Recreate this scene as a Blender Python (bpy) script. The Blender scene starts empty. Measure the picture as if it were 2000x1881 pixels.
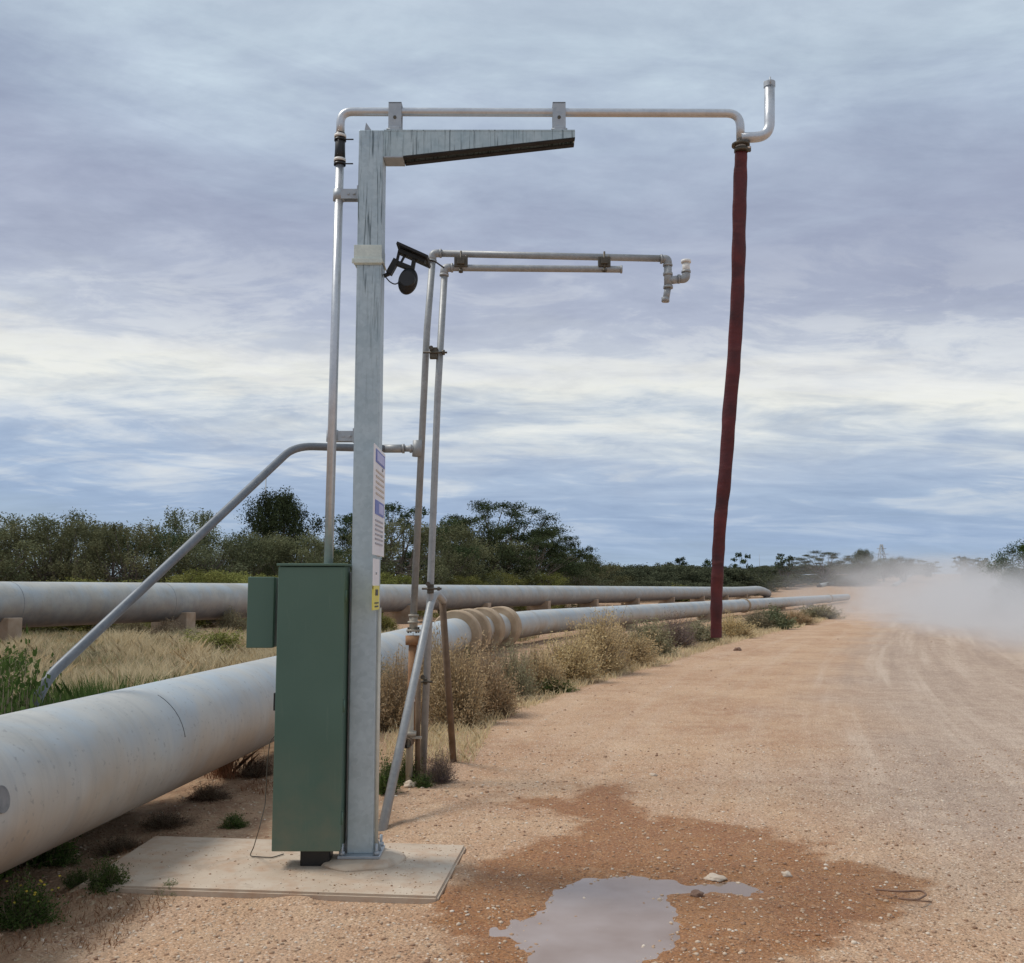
import bpy, bmesh, math, random
import numpy as np
from mathutils import Vector, Matrix, noise as mn

# ---------------------------------------------------------------- camera, sky, sun, exposure
S = bpy.context.scene
COL = S.collection
F_PX, HORIZON, EYE = 1950.0, 1149.5, 1.6
PITCH = math.atan((HORIZON-940.5)/F_PX)
cam_d = bpy.data.cameras.new("camera"); cam = bpy.data.objects.new("camera", cam_d); COL.objects.link(cam)
cam.location = (0, 0, EYE); cam.rotation_euler = (math.pi/2+PITCH, 0, 0)
cam_d.sensor_fit = 'HORIZONTAL'; cam_d.sensor_width = 36; cam_d.lens = 36*F_PX/2000
cam_d.clip_start = 0.05; cam_d.clip_end = 6000
S.camera = cam
S.view_settings.view_transform = 'Standard'; S.view_settings.look = 'None'
S.view_settings.exposure = 0.10; S.view_settings.gamma = 1; S.view_settings.use_curve_mapping = False
S.cycles.volume_step_rate = 1.0; S.cycles.volume_max_steps = 96; S.cycles.volume_bounces = 1

SUN_EL, SUN_AZ = math.radians(58), math.radians(-80)    # azimuth from +Y towards +X
sun_dir = Vector((math.cos(SUN_EL)*math.sin(SUN_AZ), math.cos(SUN_EL)*math.cos(SUN_AZ), math.sin(SUN_EL)))
sl = bpy.data.lights.new("sun", 'SUN'); sl.energy = 2.0; sl.angle = math.radians(16); sl.color = (1, .95, .88)
so = bpy.data.objects.new("sun", sl); COL.objects.link(so)
so.rotation_euler = sun_dir.to_track_quat('Z', 'Y').to_euler()

def lin(r, g, b):
    f = lambda c: (c/255)/12.92 if c <= 10 else ((c/255+.055)/1.055)**2.4
    return (f(r), f(g), f(b), 1)

class NT:
    """tiny node-tree helper"""
    def __init__(s, nt): s.t = nt; s.n = nt.nodes; s.l = nt.links
    def node(s, typ, **kw):
        n = s.n.new(typ)
        for k, v in kw.items(): setattr(n, k, v)
        return n
    def put(s, sock, v):
        if hasattr(v, 'is_output') or isinstance(v, bpy.types.NodeSocket): s.l.new(v, sock)
        else: sock.default_value = v
    def math(s, op, a, b=0.0, c=0.0, clamp=False):
        n = s.node('ShaderNodeMath', operation=op, use_clamp=clamp)
        s.put(n.inputs[0], a); s.put(n.inputs[1], b); s.put(n.inputs[2], c)
        return n.outputs[0]
    def vmath(s, op, a, b=(0, 0, 0)):
        n = s.node('ShaderNodeVectorMath', operation=op); s.put(n.inputs[0], a); s.put(n.inputs[1], b)
        return n.outputs[0]
    def noise(s, vec, scale, detail=4, rough=.55, dist=0.0):
        n = s.node('ShaderNodeTexNoise'); s.put(n.inputs['Vector'], vec); n.inputs['Scale'].default_value = scale
        n.inputs['Detail'].default_value = detail; n.inputs['Roughness'].default_value = rough
        n.inputs['Distortion'].default_value = dist
        return n.outputs['Fac']
    def voro(s, vec, scale, feature='F1', out='Distance'):
        n = s.node('ShaderNodeTexVoronoi', feature=feature); s.put(n.inputs['Vector'], vec); n.inputs['Scale'].default_value = scale
        return n.outputs[out]
    def ramp(s, fac, stops, interp='LINEAR'):
        n = s.node('ShaderNodeValToRGB'); cr = n.color_ramp; cr.interpolation = interp
        while len(cr.elements) < len(stops): cr.elements.new(.5)
        for e, (p, c) in zip(cr.elements, stops):
            e.position = p; e.color = c if hasattr(c, '__len__') else (c, c, c, 1)
        s.put(n.inputs[0], fac)
        return n.outputs[0]
    def mix(s, fac, a, b, mode='MIX'):
        n = s.node('ShaderNodeMix', data_type='RGBA', blend_type=mode); s.put(n.inputs[0], fac); s.put(n.inputs[6], a); s.put(n.inputs[7], b)
        return n.outputs[2]
    def mapr(s, v, a, b, c=0.0, d=1.0):
        n = s.node('ShaderNodeMapRange'); s.put(n.inputs[0], v)
        for i, x in enumerate((a, b, c, d)): s.put(n.inputs[i+1], x)
        return n.outputs[0]
    def comb(s, x, y, z):
        n = s.node('ShaderNodeCombineXYZ'); s.put(n.inputs[0], x); s.put(n.inputs[1], y); s.put(n.inputs[2], z); return n.outputs[0]
    def sep(s, v):
        n = s.node('ShaderNodeSeparateXYZ'); s.put(n.inputs[0], v); return n.outputs

# world: Nishita sky seen through a broken, streaky cloud deck
W = bpy.data.worlds.new("World"); S.world = W; W.use_nodes = True
w = NT(W.node_tree); w.n.clear()
wo = w.node('ShaderNodeOutputWorld'); wb = w.node('ShaderNodeBackground'); w.l.new(wb.outputs[0], wo.inputs[0])
sky = w.node('ShaderNodeTexSky', sky_type='NISHITA'); sky.sun_disc = False
sky.sun_elevation = SUN_EL; sky.sun_rotation = SUN_AZ; sky.dust_density = 2; sky.air_density = 1
tc = w.node('ShaderNodeTexCoord'); d = tc.outputs['Generated']
sx, sy, sz = w.sep(d)
zc = w.math('MAXIMUM', sz, 0.0)
den = w.math('ADD', zc, .16)
px = w.math('DIVIDE', sx, den); py = w.math('DIVIDE', sy, den)
pl = w.comb(px, py, 0.0)                                  # cloud-deck coordinates
big = w.noise(w.comb(w.math('MULTIPLY', px, .6), w.math('MULTIPLY', py, 1.0), 3.1), .95, 5, .55, .5)
mid = w.noise(w.comb(w.math('MULTIPLY', px, .75), w.math('MULTIPLY', py, 1.7), 7.7), 2.1, 6, .58, .9)
fin = w.noise(w.comb(w.math('MULTIPLY', px, .8), w.math('MULTIPLY', py, 2.3), 1.7), 5.0, 7, .6, 1.2)
soft = w.noise(w.comb(w.math('MULTIPLY', sx, 1.5), w.math('MULTIPLY', sy, .5), w.math('MULTIPLY', sz, 5.0)), 2.6, 5, .6, .5)
wisp = w.noise(w.comb(w.math('MULTIPLY', sx, 2.2), 4.0, w.math('ADD', w.math('MULTIPLY', sz, 13.0), w.math('MULTIPLY', sx, 1.2))), 2.4, 7, .62, .8)
warp = w.math('ADD', w.math('MULTIPLY', w.math('SUBTRACT', big, .5), .13), w.math('MULTIPLY', w.math('SUBTRACT', mid, .5), .10))
warp = w.math('ADD', warp, w.math('MULTIPLY', w.math('SUBTRACT', soft, .5), .12))
warp = w.math('ADD', warp, w.math('MULTIPLY', w.math('SUBTRACT', wisp, .5), .06))
warp = w.math('MULTIPLY', warp, w.mapr(sz, .02, .22, .3, 1.0))
e = w.math('ADD', sz, warp)
e = w.math('ADD', e, w.math('MULTIPLY', sx, .045))
stops = [(0.0, lin(168, 184, 198)), (.03, lin(160, 180, 202)), (.065, lin(152, 173, 202)), (.10, lin(164, 182, 207)),
         (.13, lin(174, 188, 208)), (.155, lin(196, 205, 214)), (.182, lin(230, 231, 225)), (.205, lin(222, 224, 224)), (.232, lin(190, 197, 209)),
         (.275, lin(170, 178, 197)), (.35, lin(158, 167, 189)), (.43, lin(166, 179, 199)), (.49, lin(180, 195, 210)), (.58, lin(182, 195, 210)), (1.0, lin(178, 188, 200))]
cc = w.ramp(e, stops)
st = w.math('ADD', w.math('MULTIPLY', mid, .45), w.math('ADD', w.math('MULTIPLY', wisp, .40), w.math('MULTIPLY', fin, .15)))
brt = w.mapr(st, .32, .68, .82, 1.20)
band = w.mapr(sz, .36, .10, .50, .95)
brt = w.math('ADD', 1.0, w.math('MULTIPLY', w.math('SUBTRACT', brt, 1.0), band))
cc = w.mix(1.0, cc, w.comb(brt, w.math('POWER', brt, .93), w.math('POWER', brt, .72)), 'MULTIPLY')
puff = w.math('MULTIPLY', w.mapr(w.math('ADD', w.math('MULTIPLY', wisp, .6), w.math('MULTIPLY', mid, .4)), .50, .66), w.math('MULTIPLY', w.mapr(sz, .03, .09), w.mapr(sz, .25, .15)))
cc = w.mix(w.math('MULTIPLY', puff, .75), cc, lin(216, 219, 220))
lump = w.noise(w.comb(w.math('MULTIPLY', sx, 1.6), 2.0, w.math('MULTIPLY', sz, 4.2)), 2.6, 6, .58, .35)
lf = w.math('MULTIPLY', w.mapr(lump, .35, .65, -.075, .085), w.mapr(sz, .16, .30)); lf = w.math('ADD', 1.0, lf)
cc = w.mix(1.0, cc, w.comb(w.math('MULTIPLY', lf, 1.0), lf, w.math('POWER', lf, .8)), 'MULTIPLY')
pf = w.noise(w.comb(w.math('MULTIPLY', px, .9), w.math('MULTIPLY', py, 1.45), 5.5), 3.2, 9, .66, .35)
pg = w.math('ADD', 1.0, w.math('MULTIPLY', w.mapr(pf, .34, .66, -.105, .125), w.mapr(sz, .05, .16)))
cc = w.mix(1.0, cc, w.comb(pg, w.math('POWER', pg, .95), w.math('POWER', pg, .75)), 'MULTIPLY')
edge = w.math('MULTIPLY', w.math('MULTIPLY', w.mapr(pf, .50, .58), w.mapr(sz, .12, .17)), w.mapr(sz, .34, .22))
cc = w.mix(w.math('MULTIPLY', edge, .38), cc, lin(222, 224, 224))
# heavier purplish bank towards the right
bank = w.math('MULTIPLY', w.math('MULTIPLY', w.mapr(sx, .05, .42), w.math('MULTIPLY', w.mapr(sz, .235, .28), w.mapr(sz, .42, .33))), w.mapr(big, .35, .6, .3, 1))
cc = w.mix(w.math('MULTIPLY', bank, .55), cc, lin(146, 153, 176))
cloud = w.vmath('SCALE', cc); cloud.node.inputs[3].default_value = 10.0
cover = w.mapr(big, .25, .60, .88, .98)
fin_c = w.mix(cover, sky.outputs[0], cloud)
w.l.new(fin_c, wb.inputs[0]); wb.inputs[1].default_value = 0.1

# ---------------------------------------------------------------- picture-to-place measuring helpers
K = 2000/1988.0
cP, sP = math.cos(PITCH), math.sin(PITCH)
def ray(u, v):
    xc = (u*K-1000)/F_PX; yc = -(v*K-940.5)/F_PX
    return Vector((xc, cP-sP*yc, sP+cP*yc))
def P(u, v, Y):                                           # world point seen at (u,v) at distance Y
    r = ray(u, v); return Vector((0, 0, EYE))+r*(Y/r.y)
def G(u, v, z=0.0):
    r = ray(u, v); t = (z-EYE)/r.z; return Vector((0, 0, EYE))+r*t

def sstep(a, b, x):
    t = np.clip((x-a)/(b-a), 0, 1); return t*t*(3-2*t)
def hill(X, Y):
    X = np.asarray(X, float); Y = np.asarray(Y, float)
    z = 5.9*sstep(120, 305, Y)*(0.25+.75*sstep(-.05, .35, X/np.maximum(Y, 1)))
    return z - 9*sstep(320, 900, Y)
def T(x, y): return float(hill(x, y))

# ---------------------------------------------------------------- object helpers
def link(name, mesh, mat=None, parent=None):
    if mat is not None: mesh.materials.append(mat)
    o = bpy.data.objects.new(name, mesh); COL.objects.link(o)
    if parent is not None: o.parent = parent
    return o
def tag(o, label=None, cat=None, group=None, kind=None):
    if label: o['label'] = label
    if cat: o['category'] = cat
    if group: o['group'] = group
    if kind: o['kind'] = kind
    return o
def thing(name, label, cat, loc=(0, 0, 0), group=None):
    o = bpy.data.objects.new(name, None); COL.objects.link(o); o.location = loc; o.empty_display_size = .2
    return tag(o, label, cat, group)
class MB:
    """collects boxes, tubes, lathes; build() links ONE mesh (world coordinates kept, parent offset removed)"""
    def __init__(s): s.bm = bmesh.new()
    def box(s, c, size, rot=None, bevel=0.0):
        r = bmesh.ops.create_cube(s.bm, size=1)
        vs = r['verts']
        M = Matrix.Translation(Vector(c)) @ (rot.to_4x4() if rot is not None else Matrix.Identity(4)) @ Matrix.Diagonal((*size, 1))
        bmesh.ops.transform(s.bm, matrix=M, verts=vs)
        if bevel:
            es = list({e for v in vs for e in v.link_edges})
            bmesh.ops.bevel(s.bm, geom=es, offset=bevel, segments=2, affect='EDGES', profile=.5)
        return s
    def tube(s, pts, r, seg=16, caps=True, fillet=0.0, arc=6, radii=None):
        pts = [Vector(p) for p in pts]
        if fillet > 0 and len(pts) > 2:
            q = [pts[0]]
            for a, b, c in zip(pts, pts[1:], pts[2:]):
                d1 = (a-b); d2 = (c-b); f = min(fillet, d1.length*.49, d2.length*.49)
                p1 = b+d1.normalized()*f; p2 = b+d2.normalized()*f
                for i in range(arc+1):
                    t = i/arc; q.append(p1*(1-t)**2+b*2*t*(1-t)+p2*t*t)
            q.append(pts[-1]); pts = q
        n = len(pts); rings = []
        t0 = (pts[1]-pts[0]).normalized()
        up = Vector((0, 0, 1)) if abs(t0.z) < .9 else Vector((1, 0, 0))
        nrm = t0.cross(up).normalized()
        for i, p in enumerate(pts):
            t = (pts[min(i+1, n-1)]-pts[max(i-1, 0)]).normalized()
            nrm = (nrm-t*nrm.dot(t)).normalized(); b = t.cross(nrm)
            rr = radii[i] if radii else r
            rings.append([s.bm.verts.new(p+(nrm*math.cos(2*math.pi*k/seg)+b*math.sin(2*math.pi*k/seg))*rr) for k in range(seg)])
        for a, b in zip(rings, rings[1:]):
            for k in range(seg):
                f = s.bm.faces.new((a[k], a[(k+1) % seg], b[(k+1) % seg], b[k])); f.smooth = True
        if caps:
            s.bm.faces.new(rings[0][::-1]); s.bm.faces.new(rings[-1])
        return s
    def cyl(s, a, b, r, seg=16): return s.tube([a, b], r, seg)
    def prism(s, poly, depth_vec):
        a = [s.bm.verts.new(Vector(p)) for p in poly]; dv = Vector(depth_vec)
        b = [s.bm.verts.new(Vector(p)+dv) for p in poly]; n = len(a)
        s.bm.faces.new(a); s.bm.faces.new(b[::-1])
        for i in range(n): s.bm.faces.new((a[i], b[i], b[(i+1) % n], a[(i+1) % n]))
        return s
    def build(s, name, mat, parent=None, smooth=False):
        bmesh.ops.recalc_face_normals(s.bm, faces=s.bm.faces)
        me = bpy.data.meshes.new(name)
        o = Vector((0, 0, 0)); p = parent
        while p is not None: o += p.location; p = p.parent
        bmesh.ops.translate(s.bm, vec=-o, verts=s.bm.verts)
        s.bm.to_mesh(me); s.bm.free()
        return link(name, me, mat, parent)
def np_mesh(name, V, Fq, mat=None, attrs=None, smooth=False):
    me = bpy.data.meshes.new(name); V = np.asarray(V, np.float32); Fq = np.asarray(Fq, np.int32); k = Fq.shape[1]
    me.vertices.add(len(V)); me.vertices.foreach_set('co', V.ravel())
    me.loops.add(Fq.size); me.loops.foreach_set('vertex_index', Fq.ravel())
    me.polygons.add(len(Fq)); me.polygons.foreach_set('loop_start', np.arange(0, Fq.size, k, dtype=np.int32))
    me.polygons.foreach_set('loop_total', np.full(len(Fq), k, np.int32))
    if smooth: me.polygons.foreach_set('use_smooth', np.ones(len(Fq), bool))
    for nm, a in (attrs or {}).items():
        at = me.attributes.new(nm, 'FLOAT', 'POINT'); at.data.foreach_set('value', np.asarray(a, np.float32))
    me.update(calc_edges=True); me.validate()
    if mat: me.materials.append(mat)
    return me

# ---------------------------------------------------------------- materials
def mat(name):
    m = bpy.data.materials.new(name); m.use_nodes = True; t = NT(m.node_tree)
    b = t.n['Principled BSDF']; tc = t.node('ShaderNodeTexCoord')
    return m, t, b, tc.outputs['Object']
def geo_pos(t): return t.node('ShaderNodeNewGeometry').outputs['Position']
def bump(t, b, h, strength=.3, dist=.02):
    n = t.node('ShaderNodeBump'); n.inputs['Strength'].default_value = strength; n.inputs['Distance'].default_value = dist
    t.put(n.inputs['Height'], h); t.l.new(n.outputs[0], b.inputs['Normal'])

def m_galv(name, c1, c2, streak=0.0, metal=.45, rough=.5, spangle=45, brown=None):
    m, t, b, oc = mat(name); pos = geo_pos(t)
    sp = t.voro(pos, spangle, out='Color'); spv = t.sep(sp)[0]
    n1 = t.noise(pos, 7, 4)
    f = t.math('ADD', t.math('MULTIPLY', spv, .35), t.math('MULTIPLY', t.mapr(n1, .3, .7), .65))
    c = t.mix(f, c1, c2)
    if streak:
        x, y, z = t.sep(pos)
        sv = t.comb(t.math('MULTIPLY', x, 85), t.math('MULTIPLY', y, 85), t.math('MULTIPLY', z, 3.2))
        s1 = t.noise(sv, 1.0, 3, .6, .2)
        hi = t.mapr(z, 2.6, 3.7, 0, 1)
        f2 = t.math('MULTIPLY', t.mapr(s1, .535, .65), t.math('MULTIPLY', hi, streak))
        c = t.mix(f2, c, (.10, .13, .14, 1))
    if brown:
        n2 = t.noise(pos, 3.3, 4); c = t.mix(t.math('MULTIPLY', t.mapr(n2, .4, .7), .8), c, brown)
    t.put(b.inputs['Base Color'], c); b.inputs['Metallic'].default_value = metal
    t.put(b.inputs['Roughness'], t.mapr(n1, .2, .8, rough-.1, rough+.15))
    bump(t, b, n1, .1, .003)
    return m
M_post = m_galv('galvanised_post', (.36, .43, .46, 1), (.52, .60, .63, 1), streak=.9)
M_arm = m_galv('galvanised_arm', (.34, .42, .44, 1), (.50, .58, .60, 1), streak=.75)
M_pipe = m_galv('galvanised_pipe', (.46, .48, .51, 1), (.62, .64, .66, 1), metal=.65, rough=.36, spangle=60)
M_pipeold = m_galv('weathered_galvanised_pipe', (.27, .28, .28, 1), (.41, .42, .42, 1), metal=.35, rough=.5)
M_pipetan = m_galv('dusty_galvanised_pipe', (.34, .33, .29, 1), (.46, .43, .36, 1), metal=.15, rough=.6, brown=(.40, .31, .20, 1))
M_brace = m_galv('dull_brace_pipe', (.13, .145, .165, 1), (.21, .23, .25, 1), metal=.35, rough=.5)
M_bracketm = m_galv('bracket_steel', (.34, .37, .40, 1), (.48, .51, .53, 1), metal=.4)
M_band = m_galv('speckled_band', (.50, .56, .52, 1), (.72, .77, .70, 1), metal=.1, spangle=90)
M_darksteel = m_galv('dark_clamp_steel', (.07, .06, .045, 1), (.13, .11, .08, 1), metal=.4)
M_white = m_galv('white_fitting', (.66, .64, .60, 1), (.8, .78, .74, 1), metal=0, rough=.5)
M_cream = m_galv('cream_conduit', (.52, .50, .42, 1), (.66, .62, .52, 1), metal=0, rough=.5)

def m_plain(name, c1, c2, scale=8, rough=.6, bmp=.1, det=5, metal=0.0):
    m, t, b, oc = mat(name); pos = geo_pos(t); n = t.noise(pos, scale, det)
    t.put(b.inputs['Base Color'], t.mix(t.mapr(n, .3, .7), c1, c2)); b.inputs['Roughness'].default_value = rough
    b.inputs['Metallic'].default_value = metal
    bump(t, b, t.noise(pos, scale*6, 3), bmp, .004)
    return m
M_black = m_plain('black_rubber', (.008, .008, .008, 1), (.02, .02, .02, 1), rough=.45)
M_arm_shade = m_plain('arm_shade_black', (.012, .012, .014, 1), (.03, .03, .032, 1), rough=.9)  # near-black colour standing in for the shade under the arm
M_lamp = m_plain('black_lamp_housing', (.004, .004, .004, 1), (.010, .010, .010, 1), rough=.6)
M_rust = m_plain('rusty_iron', (.24, .115, .05, 1), (.36, .20, .10, 1), 14, .85, .4)
M_rustpost = m_plain('brown_rusted_pipe', (.10, .065, .040, 1), (.20, .135, .085, 1), 9, .8, .3)
M_yellow = m_plain('yellow_label', (.72, .62, .08, 1), (.8, .72, .15, 1), 20, .5)
M_blue = m_plain('blue_sign_ink', (.10, .13, .42, 1), (.14, .18, .50, 1), 20, .5)
M_lilac = m_plain('faded_blue_ink', (.42, .42, .68, 1), (.5, .5, .75, 1), 20, .5)
M_grey_ink = m_plain('grey_sign_ink', (.32, .30, .34, 1), (.40, .38, .40, 1), 20, .5)
M_tan_ink = m_plain('tan_sign_ink', (.50, .42, .34, 1), (.56, .48, .40, 1), 20, .5)
M_signw = m_plain('white_sign', (.74, .72, .74, 1), (.82, .80, .80, 1), 6, .5)

def m_green():
    m, t, b, oc = mat('green_cabinet_paint'); pos = geo_pos(t)
    n = t.noise(pos, 2.2, 5); x, y, z = t.sep(pos)
    c = t.mix(t.mapr(n, .3, .7), (.073, .136, .100, 1), (.090, .158, .118, 1))
    # dust film low down and fine scuffs
    dust = t.math('MULTIPLY', t.mapr(z, .75, .08), t.mapr(t.noise(pos, 5, 5), .35, .75))
    c = t.mix(t.math('MULTIPLY', dust, .40), c, (.36, .24, .15, 1))
    sc = t.mapr(t.noise(t.comb(t.math('MULTIPLY', x, 40), y, t.math('MULTIPLY', z, 3)), 1, 4), .62, .72)
    c = t.mix(t.math('MULTIPLY', sc, .10), c, (.25, .3, .25, 1))
    t.put(b.inputs['Base Color'], c); t.put(b.inputs['Roughness'], t.mapr(n, .2, .8, .45, .62))
    bump(t, b, t.noise(pos, 1.6, 2), .12, .03)
    return m
M_green = m_green()

def m_bigpipe(name, tan=.5, blue=.5, bot=.18, dia=.76, grime_shade=.6, g1=.44, gc=(.19, .16, .15, 1), c1=(.40, .40, .375, 1), c2=(.575, .57, .53, 1)):
    m, t, b, oc = mat(name); pos = geo_pos(t); x, y, z = t.sep(pos)
    at = t.node('ShaderNodeAttribute', attribute_name='along'); al = at.outputs['Fac']
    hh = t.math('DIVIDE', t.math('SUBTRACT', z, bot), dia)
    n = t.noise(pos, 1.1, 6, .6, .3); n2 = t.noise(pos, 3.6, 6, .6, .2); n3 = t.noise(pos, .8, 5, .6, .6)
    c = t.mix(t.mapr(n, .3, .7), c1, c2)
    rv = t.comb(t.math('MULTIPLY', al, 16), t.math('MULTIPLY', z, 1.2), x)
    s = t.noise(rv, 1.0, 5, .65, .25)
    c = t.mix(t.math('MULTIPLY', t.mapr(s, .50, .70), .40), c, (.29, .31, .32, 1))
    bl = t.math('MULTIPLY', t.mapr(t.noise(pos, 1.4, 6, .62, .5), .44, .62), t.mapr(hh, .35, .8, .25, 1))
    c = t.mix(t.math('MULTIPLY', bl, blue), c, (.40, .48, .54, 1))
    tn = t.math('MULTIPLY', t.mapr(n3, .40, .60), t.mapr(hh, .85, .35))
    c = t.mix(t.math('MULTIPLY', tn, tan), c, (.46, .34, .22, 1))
    gr = t.math('MULTIPLY', t.mapr(t.math('ADD', hh, t.math('MULTIPLY', t.math('SUBTRACT', n2, .5), .5)), g1, .02), grime_shade)  # dirt low down, with the far pipe's underside shade painted into it
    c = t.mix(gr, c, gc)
    sk = t.mapr(t.noise(pos, 26, 3), .63, .70)
    c = t.mix(t.math('MULTIPLY', sk, .5), c, (.22, .22, .22, 1))
    t.put(b.inputs['Base Color'], c); b.inputs['Roughness'].default_value = .55
    bump(t, b, t.noise(pos, 2.5, 3), .12, .02)
    return m
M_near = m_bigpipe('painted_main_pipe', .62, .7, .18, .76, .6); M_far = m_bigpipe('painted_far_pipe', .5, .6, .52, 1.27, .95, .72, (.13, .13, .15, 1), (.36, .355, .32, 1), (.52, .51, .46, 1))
M_seam = m_plain('pipe_seam_mark', (.15, .16, .17, 1), (.25, .25, .25, 1), 20, .7)
M_collar = m_plain('sandy_concrete_collar', (.34, .24, .15, 1), (.50, .38, .26, 1), 3.5, .9, .4)
M_block = m_plain('stained_concrete_block', (.33, .23, .15, 1), (.46, .36, .27, 1), 3, .9, .4)

def m_slab():
    m, t, b, oc = mat('sandy_concrete'); pos = geo_pos(t)
    n = t.noise(pos, 1.6, 6, .6); n2 = t.noise(pos, 9, 5, .6)
    c = t.mix(t.mapr(n, .3, .7), (.46, .35, .25, 1), (.60, .50, .39, 1))
    c = t.mix(t.math('MULTIPLY', t.mapr(n2, .46, .70), .65), c, (.44, .27, .165, 1))
    c = t.mix(t.math('MULTIPLY', t.mapr(t.noise(pos, 2.7, 6, .65, .8), .56, .64), .45), c, (.34, .25, .18, 1))
    c = t.mix(t.mapr(t.noise(pos, 60, 2), .70, .74), c, (.16, .10, .07, 1))
    t.put(b.inputs['Base Color'], c); b.inputs['Roughness'].default_value = .88
    bump(t, b, t.noise(pos, 30, 4), .3, .006)
    return m
M_slab = m_slab()

def m_hose():
    m, t, b, oc = mat('red_layflat_hose'); pos = geo_pos(t); x, y, z = t.sep(pos)
    n = t.noise(t.comb(x, y, t.math('MULTIPLY', z, 1.0)), 9, 5); wv = t.noise(t.comb(t.math('MULTIPLY', x, 6), y, t.math('MULTIPLY', z, 22)), 1, 5)
    c = t.mix(t.mapr(n, .3, .7), (.045, .0045, .0065, 1), (.115, .0145, .0145, 1))
    c = t.mix(t.math('MULTIPLY', t.mapr(wv, .56, .76), .3), c, (.22, .07, .06, 1))
    t.put(b.inputs['Base Color'], c); b.inputs['Roughness'].default_value = .62
    bump(t, b, wv, .5, .01)
    return m
M_hose = m_hose()

def m_leaf(name, a, b_, rough=.6, trans=.25, scale=1.2, dark=None):
    m, t, b, oc = mat(name); pos = geo_pos(t)
    oi = t.node('ShaderNodeObjectInfo').outputs['Random']
    at = t.node('ShaderNodeAttribute', attribute_name='tint').outputs['Fac']
    c = t.mix(at, a, b_)
    hs = t.node('ShaderNodeHueSaturation'); t.put(hs.inputs['Color'], c)
    t.put(hs.inputs['Value'], t.mapr(oi, 0, 1, .8, 1.2)); t.put(hs.inputs['Hue'], t.mapr(oi, 0, 1, .485, .51))
    c = hs.outputs[0]
    df = t.node('ShaderNodeBsdfDiffuse'); tr = t.node('ShaderNodeBsdfTranslucent')
    t.put(df.inputs[0], c); t.put(tr.inputs[0], c)
    mx = t.node('ShaderNodeMixShader'); mx.inputs[0].default_value = trans
    t.l.new(df.outputs[0], mx.inputs[1]); t.l.new(tr.outputs[0], mx.inputs[2])
    t.n.remove(b); t.l.new(mx.outputs[0], t.n['Material Output'].inputs[0])
    return m
M_tree_d = m_leaf('dark_gum_leaves', (.035, .050, .024, 1), (.10, .125, .060, 1), trans=.15)
M_tree_m = m_leaf('olive_mallee_leaves', (.095, .105, .055, 1), (.25, .25, .135, 1), trans=.2)
M_tree_p = m_leaf('pale_gum_leaves', (.11, .13, .070, 1), (.25, .26, .15, 1), trans=.2)
M_tree_f = m_leaf('far_woodland_leaves', (.075, .090, .055, 1), (.17, .185, .11, 1), trans=.2)
M_yg = m_leaf('yellow_green_scrub_leaves', (.14, .15, .045, 1), (.34, .33, .11, 1))
M_dry = m_leaf('dry_straw_leaves', (.40, .295, .155, 1), (.76, .60, .35, 1), trans=.3)
M_drygrass = m_leaf('dry_grass_blades', (.46, .36, .21, 1), (.78, .66, .43, 1), trans=.3)
M_saltb = m_leaf('grey_green_saltbush_leaves', (.20, .19, .11, 1), (.44, .40, .25, 1))
M_weed = m_leaf('fresh_weed_leaves', (.045, .085, .022, 1), (.14, .20, .06, 1))
M_purple = m_leaf('grey_purple_twig_leaves', (.13, .095, .09, 1), (.26, .20, .19, 1))
M_vgreen = m_leaf('bright_green_leaves', (.030, .065, .015, 1), (.095, .155, .035, 1))
M_flower = m_plain('yellow_petals', (.75, .6, .08, 1), (.8, .7, .15, 1))
M_bark = m_plain('grey_brown_bark', (.09, .07, .055, 1), (.20, .165, .135, 1), 5, .9, .5)
M_twig = m_plain('dry_twigs', (.20, .15, .10, 1), (.32, .25, .17, 1), 9, .9)
M_redgrass = m_leaf('rust_red_dry_grass_blades', (.22, .11, .06, 1), (.42, .25, .14, 1))

# ---------------------------------------------------------------- terrain
def poly_sd(X, Y, poly):
    """signed distance, negative inside"""
    d = np.full(X.shape, 1e9); ins = np.zeros(X.shape, bool); n = len(poly)
    for i in range(n):
        ax, ay = poly[i]; bx, by = poly[(i+1) % n]
        ex, ey = bx-ax, by-ay; t = np.clip(((X-ax)*ex+(Y-ay)*ey)/(ex*ex+ey*ey), 0, 1)
        d = np.minimum(d, np.hypot(X-ax-t*ex, Y-ay-t*ey))
        c = ((ay > Y) != (by > Y)) & (X < (bx-ax)*(Y-ay)/((by-ay) if by != ay else 1e-9)+ax)
        ins ^= c
    return np.where(ins, -d, d)
def gp(pts): return [tuple(G(*p)[:2]) for p in pts]
puddle_px = [(962, 1787), (1008, 1768), (1045, 1745), (1050, 1715), (1085, 1698), (1140, 1688), (1215, 1684), (1285, 1693), (1335, 1706),
             (1395, 1703), (1445, 1706), (1484, 1713), (1445, 1724), (1385, 1726), (1335, 1720), (1305, 1724), (1296, 1745), (1322, 1768), (1308, 1795),
             (1262, 1825), (1215, 1862), (1200, 1900), (1090, 1905), (1075, 1862), (1045, 1832), (1000, 1808)]
wet_px = [(770, 1900), (820, 1830), (850, 1775), (868, 1735), (905, 1700), (930, 1670), (1010, 1645), (1108, 1618), (1085, 1585), (1040, 1568), (985, 1560),
          (962, 1545), (990, 1533), (1060, 1545), (1110, 1545), (1150, 1521), (1205, 1518), (1190, 1545), (1250, 1572), (1350, 1592), (1480, 1606), (1600, 1638),
          (1655, 1680), (1750, 1700), (1790, 1738), (1750, 1772), (1650, 1800), (1580, 1830), (1530, 1870), (1500, 1905)]
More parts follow.
